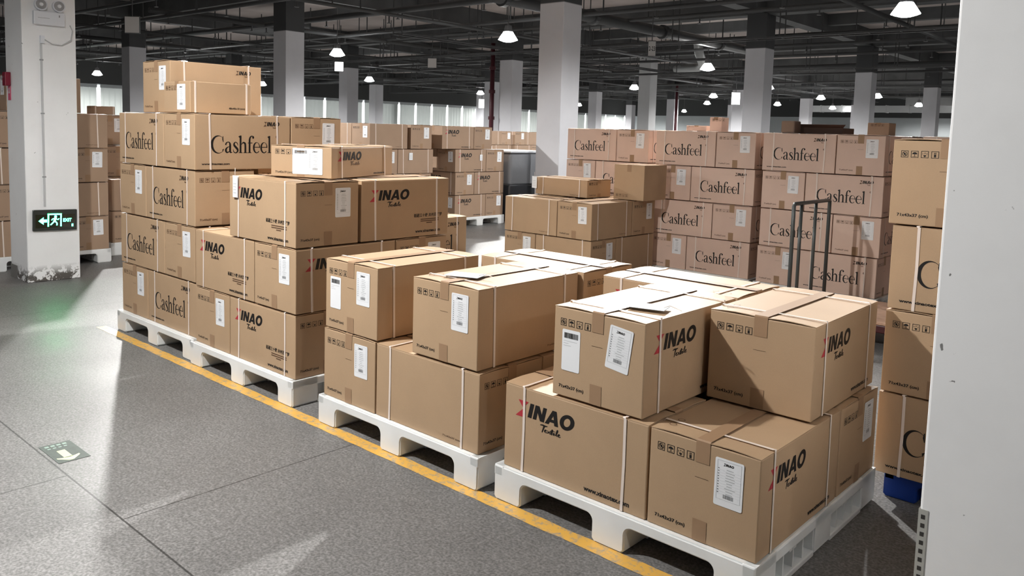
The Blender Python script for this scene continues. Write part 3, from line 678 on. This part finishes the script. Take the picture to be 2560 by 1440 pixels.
# ------------------------------------------------------------------ pillars
def pillar_mat(name, base, line=3.7, chips=0):
    m = bpy.data.materials.new(name); m.use_nodes = True; nt = m.node_tree; N = nt.nodes; Lk = nt.links; b = N['Principled BSDF']; b.inputs['Roughness'].default_value = .55
    g = N.new('ShaderNodeNewGeometry'); sx = N.new('ShaderNodeSeparateXYZ'); Lk.new(g.outputs['Position'], sx.inputs[0])
    def mixc(f, a, c):
        k = N.new('ShaderNodeMix'); k.data_type = 'RGBA'
        Lk.new(f, k.inputs[0])
        for i, s in ((6, a), (7, c)):
            if isinstance(s, tuple): k.inputs[i].default_value = s
            else: Lk.new(s, k.inputs[i])
        return k.outputs[2]
    def ramp(src, p0, p1): r = N.new('ShaderNodeMapRange'); r.inputs[1].default_value = p0; r.inputs[2].default_value = p1; Lk.new(src, r.inputs[0]); return r.outputs[0]
    def noise(sc, det=5, ro=.6): n = N.new('ShaderNodeTexNoise'); n.inputs['Scale'].default_value = sc; n.inputs['Detail'].default_value = det; n.inputs['Roughness'].default_value = ro; Lk.new(g.outputs['Position'], n.inputs['Vector']); return n.outputs['Fac']
    def mul(a, c): k = N.new('ShaderNodeMath'); k.operation = 'MULTIPLY'; Lk.new(a, k.inputs[0]); (Lk.new(c, k.inputs[1]) if not isinstance(c, float) else setattr(k.inputs[1], 'default_value', c)); return k.outputs[0]
    c = mixc(mul(ramp(noise(1.7), .42, .75), .5), base, tuple(x*.86 for x in base[:3])+(1,))
    c = mixc(mul(ramp(noise(9, 6, .75), .70, .76), .5), c, srgb(150, 148, 144))
    if chips:
        lowz = ramp(sx.outputs['Z'], .16, .06); c = mixc(mul(ramp(noise(13, 6, .7), .47, .5), lowz), c, srgb(92, 88, 84))
        c = mixc(mul(ramp(noise(19, 3, .5), .735, .75), .8), c, srgb(70, 68, 66))
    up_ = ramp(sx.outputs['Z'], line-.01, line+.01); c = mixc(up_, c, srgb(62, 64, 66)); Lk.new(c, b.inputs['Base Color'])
    bp = N.new('ShaderNodeBump'); bp.inputs['Strength'].default_value = .25; bp.inputs['Distance'].default_value = .004; Lk.new(noise(14), bp.inputs['Height']); Lk.new(bp.outputs[0], b.inputs['Normal'])
    return m
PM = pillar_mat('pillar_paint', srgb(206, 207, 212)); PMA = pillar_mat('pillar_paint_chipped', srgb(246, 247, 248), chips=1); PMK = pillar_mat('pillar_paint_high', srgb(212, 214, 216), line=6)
TH = R(1.2); ex = Vector((math.cos(TH), math.sin(TH))); ey = Vector((-math.sin(TH), math.cos(TH))); D0 = Vector((-8.72, 10.87)); SP = 7.9
def grid(u, v): p = D0 + ex*u + ey*v; return p.x, p.y
GP = 'far white pillars'
def pillar(x, y, label, m, w_=.5, rz=TH, group=GP, h=4.52, name='pillar'):
    root = empty('concrete_pillar', (x, y, 0), rz, label, 'pillar', group); mb = MB(); mb.rbox((-w_/2, -w_/2, 0), (w_/2, w_/2, h), .008, m); mb.build('shaft', root); return root
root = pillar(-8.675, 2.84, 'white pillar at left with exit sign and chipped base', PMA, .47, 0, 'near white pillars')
mb = MB(); mb.box((-.238, -.238, 0), (-.05, -.236, .13), mat('grey_skirting', srgb(120, 118, 116), .6)); mb.build('skirting', root)
names = {0: 'first', 1: 'second', 2: 'third', 3: 'fourth', 4: 'fifth'}
rown = {0: 'near row', 1: 'second row', 2: 'third row', 3: 'fourth row', 4: 'fifth row', 5: 'last row'}
for j in range(6):
    for i in range(5):
        if i == 4 and j < 1: continue
        x, y = grid(-SP*i, SP*j)
        lab = 'tall white pillar in the %s, %s from the right' % (rown[j], names[i])
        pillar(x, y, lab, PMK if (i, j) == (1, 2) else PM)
# right foreground pillar with metal corner bead
root = pillar(-.39, 2.85, 'big white pillar at right edge with exposed metal corner bead', PMA, .5, 0, 'near white pillars')
mb = MB(); BEAD = mat('corner_bead_metal', srgb(196, 196, 190), .4, metal=.3); HOLE = mat('bead_hole', srgb(58, 56, 54), .8)
mb.box((-.2515, -.2525, 0), (-.226, -.25, .47), BEAD); mb.box((-.2525, -.2515, 0), (-.25, -.226, .47), BEAD)
for k in range(17):
    z = .012+k*.0268; mb.box((-.2445, -.2531, z), (-.2335, -.2524, z+.013), HOLE)
mb.build('corner_bead', root)

# fixtures on the left pillar (+x face at x = -8.44)
FX = -8.44
WPL = mat('fixture_white', srgb(232, 236, 242), .35)
root = empty('emergency_light', (FX, 2.83, 2.43), 0, 'white twin head emergency light high on left pillar', 'light')
mb = MB(); mb.rbox((0, -.135, 0), (.05, .135, .125), .008, WPL); mb.box((.0505, -.1, .06), (.051, .0, .063), GREYINK); mb.box((.0505, .08, .08), (.051, .09, .1), GREYINK); mb.build('housing', root)
for y in (-.07, .085):
    h = MB(); h.tube([(.0, y, .185), (.05, y, .185)], [.05, .056], WPL, 24); h.tube([(.03, y, .12), (.03, y, .14)], .012, ALU, 10)
    o = h.build('lamp_head', root); q = MB(); q.tube([(.05, y, .185), (.058, y, .185)], [.046, .043], ALU, 24); q.build('reflector', o); q = MB(); q.tube([(.058, y, .185), (.064, y, .185)], [.018, .012], PAPER, 14); q.build('lens', o)
WIRE = mat('cable_grey', srgb(196, 198, 200), .5)
mb = MB(); mb.tube([(FX+.012, 3.02, 2.45), (FX+.03, 3.035, 2.40), (FX+.03, 3.02, 2.31), (FX+.02, 2.94, 2.255), (FX+.012, 2.86, 2.26), (FX+.01, 2.79, 2.30)], .005, WIRE, 8)
tag(mb.build('cable', smooth=True), 'looped white cable below the emergency light on left pillar', 'cable')
mb = MB(); mb.box((FX, 2.757, .72), (FX+.012, 2.773, 2.28), WIRE)
for z in (1.0, 1.6, 2.1): mb.box((FX, 2.75, z), (FX+.014, 2.78, z+.012), GREYINK)
mb.box((FX, 2.755, 2.26), (FX+.03, 2.79, 2.33), WPL); tag(mb.build('conduit'), 'thin vertical cable conduit down the left pillar', 'conduit')
root = empty('exit_sign', (FX, 2.845, .495), 0, 'black framed green glowing exit sign low on left pillar', 'sign'); root.rotation_euler = (R(-1.5), 0, 0)
mb = MB(); SF = mat('sign_frame', srgb(62, 66, 64), .3, metal=.4)
mb.rbox((0, -.195, -.005), (.03, .195, .195), .006, SF); mb.build('frame', root)
mb = MB(); mb.box((.030, -.175, .022), (.0315, .175, .15), mat('sign_glass', srgb(6, 24, 14), .12, spec=.6)); mb.build('panel', root)
mb = MB()
def gp(sh, dx=.0325): mb.add([(dx, u, v) for u, v in sh[0]], sh[1], GREEN)
gp(poly((-.15, .09), (-.105, .125), (-.105, .103), (-.075, .103), (-.075, .077), (-.105, .077), (-.105, .055))); mb.build('arrow', root); mb = MB()
for q in (rect(-.07, .035, -.058, .158), rect(.042, .035, .054, .158), rect(-.07, .146, .054, .158)): gp(q)
mb.build('door_outline', root); mb = MB()
gp(ring(.0, .13, .012, .012, 0, .13, .001, .001, 0, 360, 12)); gp(stroke([(.0, .122, .02), (-.008, .095, .022), (-.012, .082, .018)])); gp(stroke([(-.01, .085, .012), (.01, .07, .011), (.012, .045, .010)])); gp(stroke([(-.012, .085, .012), (-.028, .066, .011), (-.045, .05, .010)]))
gp(stroke([(.0, .112, .009), (-.025, .108, .008), (-.035, .095, .008)])); gp(stroke([(.0, .112, .009), (.022, .1, .008), (.03, .112, .008)])); mb.build('running_figure', root); mb = MB()
gp(fit(font_shape('EXIT', .03, bold=.04), .068, .078, wd=.075, ht=.032)); mb.build('lettering', root); mb = MB(); gp(rect(.145, .03, .16, .055)); mb.build('indicator', root)
# call point on the front face of the left pillar
root = empty('fire_call_point', (-8.815, 2.605, 1.84), 0, 'dark red fire call point on left pillar', 'alarm')
mb = MB(); mb.rbox((-.04, -.05, .02), (.045, 0, .15), .006, mat('call_point_red', srgb(120, 14, 40), .35)); mb.build('housing', root); mb = MB(); mb.tube([(-.045, -.02, .09), (-.075, -.035, .10)], .028, ALU, 14); mb.build('bell', root)
mb = MB(); PK = mat('pink_card', srgb(214, 96, 126), .5); mb.box((-.038, -.004, -.115), (.04, -.001, .018), PK)
for q in (rect(-.02, -.05, .02, -.04), rect(-.02, -.02, .02, -.012)): mb.add([(u, -.0046, v) for u, v in q[0]], q[1], PAPER)
sh = merge(stroke([(-.02, -.045, .008), (.022, .002, .008)]), stroke([(.02, -.045, .008), (-.018, .002, .008)])); mb.add([(u, -.0046, v) for u, v in sh[0]], sh[1], PAPER)
o = mb.build('notice_card', loc=(-8.815, 2.605, 1.84)); tag(o, 'pink notice card below the red call point on left pillar', 'notice')

# ------------------------------------------------------------------ ceiling, beams, walls
ZS = 5.0
mb = MB(); mb.box((-42, -7, ZS), (10, 64, ZS+.2), CEILM); struct(mb.build('ceiling'))
tn = [0]
def trim(mb, smooth=False): tn[0] += 1; o = mb.build('trim_%d' % tn[0], smooth=smooth); return struct(o)
def obox(mb, u0, u1, v0, v1, z0, z1, m):
    pts = [grid(u0, v0), grid(u1, v0), grid(u1, v1), grid(u0, v1)]
    mb.add([(p[0], p[1], z) for z in (z0, z1) for p in pts], [(0, 3, 2, 1), (4, 5, 6, 7), (0, 1, 5, 4), (1, 2, 6, 5), (2, 3, 7, 6), (3, 0, 4, 7)], m)
for j in range(-2, 7):
    mb = MB(); obox(mb, -33.5, 18, SP*j-.2, SP*j+.2, 4.5, ZS, BEAMM); trim(mb)
    if j < 6: mb = MB(); obox(mb, -33.5, 18, SP*(j+.5)-.12, SP*(j+.5)+.12, 4.7, ZS, BEAMM); trim(mb)
for i in range(-2, 5):
    mb = MB(); obox(mb, -SP*i-.18, -SP*i+.18, -17.5, 52, 4.52, ZS, BEAMM); trim(mb)
# side walls and far walls
WALLM = mat('wall_paint', srgb(176, 182, 184), .7, noise=(.4, .12)); WDARK = mat('wall_upper_dark', srgb(64, 66, 66), .8)
def wallbox(name, a, b, m): mb = MB(); mb.box(a, b, m); return struct(mb.build(name))
wallbox('wall_right', (9.9, -7, 0), (10.2, 64, ZS), WALLM); wallbox('wall_front', (-42, -7.3, 0), (10, -7, ZS), WALLM)
wallbox('wall_back', (-42, 62, 0), (10, 62.3, 3.3), WALLM); mb = MB(); mb.box((-42, 61.9, 3.3), (10, 62.3, ZS), WDARK); trim(mb)
wallbox('wall_left', (-41.4, -7, 0), (-41, 64, ZS), WALLM); mb = MB(); mb.box((-41, -7, 3.24), (-40.3, 64, ZS), WDARK); trim(mb)
DAY = mat('daylight_pane', (1, 1, 1, 1), .5, emit=(1, 1, 1, 1), es=2.6)
BLIND = mat('window_blind', srgb(176, 182, 180), .75, noise=(.8, .12)); 
_n = BLIND.node_tree; _t = _n.nodes.new('ShaderNodeBsdfTranslucent'); _t.inputs[0].default_value = srgb(176, 180, 177); _m = _n.nodes.new('ShaderNodeMixShader'); _m.inputs[0].default_value = .2
_n.links.new(_n.nodes['Principled BSDF'].outputs[0], _m.inputs[1]); _n.links.new(_t.outputs[0], _m.inputs[2]); _n.links.new(_m.outputs[0], _n.nodes['Material Output'].inputs[0])
mb = MB(); mb.box((-40.95, 3, .9), (-40.9, 61, 3.2), DAY); o = struct(mb.build('window_1'))
nb = 0
y = 3.0
while y < 60:
    q = MB(); V = []; F = []; nw = 14; wdt = 1.24
    for k in range(nw+1):
        yy = y+wdt*k/nw; xx = -40.4+.02*math.sin(k*2.1); V += [(xx, yy, .8), (xx, yy, 3.09)]
        if k: F.append((2*k-2, 2*k-1, 2*k+1, 2*k))
    q.add(V, F, BLIND)
    q.box((-40.599, y-.02, 3.2), (-40.36, y+wdt+.02, 3.23), WALLM); q.box((-40.42, y-.02, 3.07), (-40.38, y+wdt+.02, 3.2), WALLM)
    nb += 1; b_ = q.build('window_blind'); tag(b_, 'grey vertical window blind on the far left wall', 'blind', 'window blinds along the far left wall')
    y += 1.42

# ------------------------------------------------------------------ pipes, trays and ducts under the ceiling
GPIPE = 'sprinkler pipes running under the ceiling'
def pipe(u0, v0, u1, v1, z, r, label, m=None, drops=0, up=.5, group=GPIPE, name='ceiling_pipe', cat='pipe', flange=False):
    a, b = grid(u0, v0), grid(u1, v1); root = empty(name, (a[0], a[1], z), 0, label, cat, group); m = m or PIPEM
    B = Vector((b[0]-a[0], b[1]-a[1], 0)); q = MB(); q.tube([(0, 0, 0), tuple(B)], r, m, 10); q.build('run', root, True)
    Ln = B.length
    if drops:
        n_ = int(Ln/drops)
        for k in range(n_+1):
            p = B*((k+.4)/(n_+1)); inst(ROD, 'hanger_rod', root, (p.x, p.y, 0)).scale = (1, 1, ZS-z-.001)
            p2 = B*((k+.9)/(n_+1)); inst(SPR, 'sprinkler_head', root, (p2.x, p2.y, 0))
    if flange:
        for k in range(int(Ln/3)+1):
            q = MB(); p = B*((k*3+.3)/Ln); t = B.normalized()*.06; q.tube([tuple(p-t), tuple(p+t)], r*1.35, m, 14); q.build('flange', root)
    return root
# frame: u along the pillar rows (negative = left), v away from the camera. D pillar is at 0,0
_q = MB(); _q.tube([(0, 0, 0), (0, 0, 1)], .016, PIPEM, 6); _o = _q.build('t'); ROD = _o.data; bpy.data.objects.remove(_o)
_q = MB(); _q.tube([(0, 0, 0), (0, 0, -.18), (0, 0, -.181), (0, 0, -.195)], [.016, .016, .05, .045], PIPEM, 8); _o = _q.build('t'); SPR = _o.data; bpy.data.objects.remove(_o)
k = 0
for v, z in ((-2.45, 4.25), (-1.6, 4.05), (1.1, 4.15), (3.4, 4.1), (5.2, 4.2), (8.9, 4.1), (11.3, 4.15), (13.6, 4.1), (17.4, 4.1), (20.6, 4.1), (25.2, 4.1), (29.0, 4.1), (33.6, 4.1), (38.0, 4.1)):
    k += 1; pipe(-31, v, 13 if v > 1 else 8, v, z, .045 if k % 3 else .07, 'dark cross pipe under the ceiling, number %d from the front' % k if False else 'dark ceiling pipe running left to right, %s' % (['nearest', 'second nearest', 'third nearest', 'before the nearest far pillars', 'just past the near pillars', 'past the second pillar row', 'mid hall', 'mid hall before third row', 'past the third pillar row', 'deep in the hall', 'before the fourth row', 'behind the fourth row', 'before the last row', 'farthest of all'][k-1]), drops=2.6 if v < 20 else 4)
for k, (u, v0, v1, z, r, d) in enumerate(((-2.1, .6, 13, 4.12, .13, 'thick flanged grey pipe running away beside the nearest far pillar'), (-5.2, -2, 13, 4.0, .04, 'thin pipe running away between first and second pillar columns'),
        (-10.6, -2, 40, 4.15, .06, 'pipe running away left of the second pillar column'), (-13.5, -3, 40, 3.95, .035, 'thin pipe running away mid hall'), (-18.2, -3, 40, 4.1, .06, 'pipe running away near the third pillar column'),
        (-22.6, -3, 40, 4.0, .04, 'thin pipe running away left of the third pillar column'), (-27.8, -3, 40, 4.1, .06, 'pipe running away close to the window wall'), (3.2, 4, 40, 4.1, .05, 'pipe running away right of the nearest far pillars'))):
    pipe(u, v0, u, v1, z, r, d, drops=0 if r > .1 else 3.2, flange=r > .1)
# cable trays: rails with rungs
def tray(u0, v0, u1, v1, z, label, wd=.3):
    a, b = grid(u0, v0), grid(u1, v1); d = Vector((b[0]-a[0], b[1]-a[1], 0)); t = d.normalized(); nrm = Vector((-t.y, t.x, 0))*wd/2
    root = empty('cable_tray', (a[0], a[1], z), 0, label, 'cable tray', 'cable trays under the ceiling'); q = MB()
    for s in (-1, 1): q.tube([tuple(nrm*s), tuple(d+nrm*s)], .03, PIPEM, 4)
    for k in range(int(d.length/.6)): p = t*(.6*k); q.tube([tuple(p+nrm), tuple(p-nrm)], .015, PIPEM, 4)
    q.build('ladder', root)
    for k in range(int(d.length/2.6)+1):
        for s in (-1, 1): p = t*(2.6*k)+nrm*s; inst(ROD, 'hanger_rod', root, tuple(p)).scale = (.9, .9, ZS-z-.001)
tray(-30, 6.3, 10, 6.3, 3.75, 'ladder cable tray across hall before the second pillar row'); tray(-30, 14.6, 10, 14.6, 3.75, 'ladder cable tray across hall before the third pillar row')
tray(-30, 22.2, 10, 22.2, 3.7, 'ladder cable tray across hall before the fourth pillar row'); tray(-6.4, 2, -6.4, 38, 3.8, 'ladder cable tray running away between the first pillar columns')
tray(-20.5, -2, -20.5, 38, 3.8, 'ladder cable tray running away right of the third pillar column')
def duct(u0, v0, u1, v1, z0, z1, wd, m, label):
    a, b = grid(u0, v0), grid(u1, v1); d = Vector((b[0]-a[0], b[1]-a[1], 0)); t = d.normalized(); ang = math.atan2(t.y, t.x)
    root = empty('air_duct', (a[0], a[1], z0), ang, label, 'duct', 'air ducts under the ceiling'); q = MB(); q.box((0, -wd/2, 0), (d.length, wd/2, z1-z0), m); q.build('duct_run', root)
    q = MB()
    for k in range(int(d.length/1.3)): q.box((1.3*k, -wd/2-.03, -.03), (1.3*k+.05, wd/2+.03, z1-z0+.03), m)
    q.build('joint_flanges', root)
duct(-7, 46.5, 13, 46.5, 3.95, 4.55, .8, PIPEL, 'long galvanised air duct at the far right end'); duct(-12, 41.5, 13, 41.5, 3.35, 3.75, .5, PIPEL, 'lower galvanised duct at the far right end')
duct(-31, 30.9, -12, 30.9, 4.2, 4.48, .7, BEAMM, 'dark rectangular duct deep in the left half')
duct(-1.4, 1.85, 12, 1.85, 4.22, 4.5, .9, mat('duct_navy', srgb(40, 44, 60), .5), 'dark navy duct above the near right aisle')
duct(-13.2, 2.2, -10.9, 2.2, 4.2, 4.5, 1.0, BEAMM, 'dark duct above the near middle aisle')
root = empty('round_duct', (-16.45, 27.6, 4.12), 0, 'silver round duct with elbow between far pillars', 'duct'); q = MB(); pts = [(0, 0, 0), (1.0, -.05, .02), (1.5, -.6, .06), (1.9, -1.4, .1), (2.1, -2.0, .35), (2.15, -2.2, .7), (2.15, -2.2, 1.195)]
q.tube([(a, b, min(c, .87)) for a, b, c in pts], .16, PIPEL, 20); q.build('elbow', root, True)
# vertical red standpipe by the middle pillar
x, y = grid(-SP-.36, SP-.45)
root = empty('red_standpipe', (x, y, 0), 0, 'dark red vertical standpipe beside the second row pillar', 'pipe'); q = MB(); q.tube([(0, 0, 0), (0, 0, 4.2)], .07, REDP, 12); q.build('riser', root, True)
for z in (1.9, 2.7, 3.4): q = MB(); q.tube([(0, 0, z), (0, 0, z+.1)], .1, REDP, 12); q.build('coupling', root)
x, y = -22.9, 38.7
root = empty('red_standpipe', (x, y, 0), 0, 'distant dark red standpipe between far pillars', 'pipe'); q = MB(); q.tube([(0, 0, 0), (0, 0, 4.3)], .07, REDP, 12); q.build('riser', root, True)

# ------------------------------------------------------------------ high-bay lamps
lm = MB(); lm.tube([(0, 0, .16), (0, 0, .30)], [.10, .07], STEEL, 20); lm.tube([(0, 0, .30), (0, 0, .33)], .03, STEEL, 10); o = lm.build('t'); LH = o.data; bpy.data.objects.remove(o)
lm = MB(); n = 28; V = []; F = []
for i in range(n): a = 2*PI*i/n; V += [(.10*math.cos(a), .10*math.sin(a), .17), (.21*math.cos(a), .21*math.sin(a), 0), (.205*math.cos(a), .205*math.sin(a), 0), (.097*math.cos(a), .097*math.sin(a), .165)]
for i in range(n):
    a, b = 4*i, 4*((i+1) % n); F += [(a, a+1, b+1, b), (a+3, b+3, b+2, a+2), (a+1, a+2, b+2, b+1)]
lm.add(V, F, SHADE); o = lm.build('t', smooth=True); LR = o.data; bpy.data.objects.remove(o)
lm = MB(); lm.tube([(0, 0, .02), (0, 0, -.015), (0, 0, -.04)], [.19, .17, .09], LENS, 24); o = lm.build('t'); LL = o.data; bpy.data.objects.remove(o)
lm = MB(); lm.tube([(0, 0, .33), (0, 0, 1.499)], .01, STEEL, 6); o = lm.build('t'); LS = o.data; bpy.data.objects.remove(o)
LAMPN = ['above the open aisle left of camera', 'above the aisle right of camera', 'above the aisle beyond the left pillar', 'above the far left aisle', 'above the right side aisle', 'straight above the back wall of cartons',
 'large glowing at upper right', 'glowing upper middle before the second row pillar', 'glowing left of middle by a square sign', 'just right of the topmost carton', 'glowing beside the left pillar', 'glowing right of the middle pillar',
 'beyond the third pillar column', 'right of the tall carton stack', 'left of the third row pillar', 'dim one at right', 'small one past the third row', 'small one at middle left', 'small pair one at middle', 'small one at right middle', 'dim one far right',
 'tiny one before the back wall, left', 'tiny one by the window wall', 'tiny one before the back wall, middle', 'tiny one near the back wall', 'tiny one at far right', 'small one at mid right', 'small one over the right wall stack', 'tiny one over the middle wall stack', 'tiny one near the far right wall', 'tiny one above the small upright box', 'tiny one in the far middle', 'tiny one in the far corner', 'tiny one close to the last blinds']
for k, (x, y, z, wt) in enumerate(NEAR_LAMPS+FAR_LAMPS):
    root = empty('high_bay_lamp', (x, y, z), 0, 'hanging high bay lamp, '+LAMPN[k], 'lamp', 'high bay lamps')
    inst(LH, 'housing', root); inst(LR, 'reflector', root); inst(LL, 'lens', root); inst(LS, 'hanging_rod', root)
    ld = bpy.data.lights.new('bulb', 'SPOT'); ld.energy = wt*4.2; ld.shadow_soft_size = .07; ld.color = (1, .985, .96); ld.spot_size = R(170); ld.spot_blend = .35
    lo = bpy.data.objects.new('bulb', ld); COL.objects.link(lo); lo.parent = root; lo.location = (0, 0, -.06)

# floodlight clamped under the ceiling above the back wall, aimed at the front stacks
fp, ft, fw_ = FLOOD; root = empty('flood_light', fp, 0, 'square floodlight under the ceiling above the back wall of cartons', 'lamp')
fd = (Vector(ft)-Vector(fp)).normalized(); root.rotation_mode = 'QUATERNION'; rq = fd.to_track_quat('-Z', 'Y')
q = MB(); q.rbox((-.16, -.13, .0), (.16, .13, .08), .012, STEEL); o = q.build('housing', root); o.rotation_mode = 'QUATERNION'; o.rotation_quaternion = rq
q = MB(); q.box((-.14, -.11, -.004), (.14, .11, .002), LENS); o = q.build('glass_front', root); o.rotation_mode = 'QUATERNION'; o.rotation_quaternion = rq
q = MB(); q.tube([(0, 0, .03), (0, 0, ZS-fp[2]-.001)], .02, STEEL, 8); q.build('bracket', root)
ld = bpy.data.lights.new('bulb', 'SPOT'); ld.energy = fw_*4.2; ld.shadow_soft_size = .06; ld.color = (1, .985, .96); ld.spot_size = R(74); ld.spot_blend = .5
lo = bpy.data.objects.new('bulb', ld); COL.objects.link(lo); lo.parent = root; lo.rotation_mode = 'QUATERNION'; lo.rotation_quaternion = rq; lo.location = fd*.03

# ------------------------------------------------------------------ hanging signs
def sign(x, y, z, wd, ht, m, label, txt=None, rod=1.2):
    root = empty('hanging_sign', (x, y, z), R(42), label, 'sign', 'square signs hanging from the ceiling'); q = MB(); q.rbox((-wd/2, -.015, -ht/2), (wd/2, .015, ht/2), .006, SF); q.build('frame', root)
    q = MB(); q.box((-wd*.46, -.019, -ht*.46), (wd*.46, -.015, ht*.46), m)
    if txt: sh = fit(font_shape(txt, .1, bold=.02), -wd*.4, -ht*.14, wd=wd*.8, ht=ht*.28); q.add([(u, -.0195, v) for u, v in sh[0]], sh[1], INK)
    q.build('panel', root); q = MB(); q.tube([(0, 0, ht/2), (0, 0, ZS-z-.001)], .01, PIPEM, 6); q.build('rod', root)
sign(-16.1, 6.9, 3.4, .3, .33, SIGNG, 'grey square sign hanging above the leftmost front stack')
sign(-17.06, 15.6, 3.4, .26, .28, SIGNG, 'grey square sign hanging in the upper middle')
sign(-20.7, 15.1, 3.38, .28, .3, SIGNL, 'brightly lit square sign hanging beside a lamp')
sign(-9.66, 15.2, 3.42, .17, .34, SIGNG, 'narrow white sign plate numbered 2-23', '2-23', rod=.8)
sign(-22.8, 36.0, 3.3, .4, .7, SIGNL, 'tall narrow lit sign right of the third row pillar')
sign(-29.6, 30.6, 2.95, .35, .5, SIGNL, 'lit sign at middle before the windows'); sign(-29.0, 31.6, 2.55, .35, .4, SIGNL, 'lower lit sign at middle before the windows')
sign(-14.6, 29.0, 3.05, .35, .5, SIGNL, 'lit sign low between far pillars'); sign(-9.2, 40.0, 2.85, .6, .5, SIGNL, 'lit sign at far right below the duct')
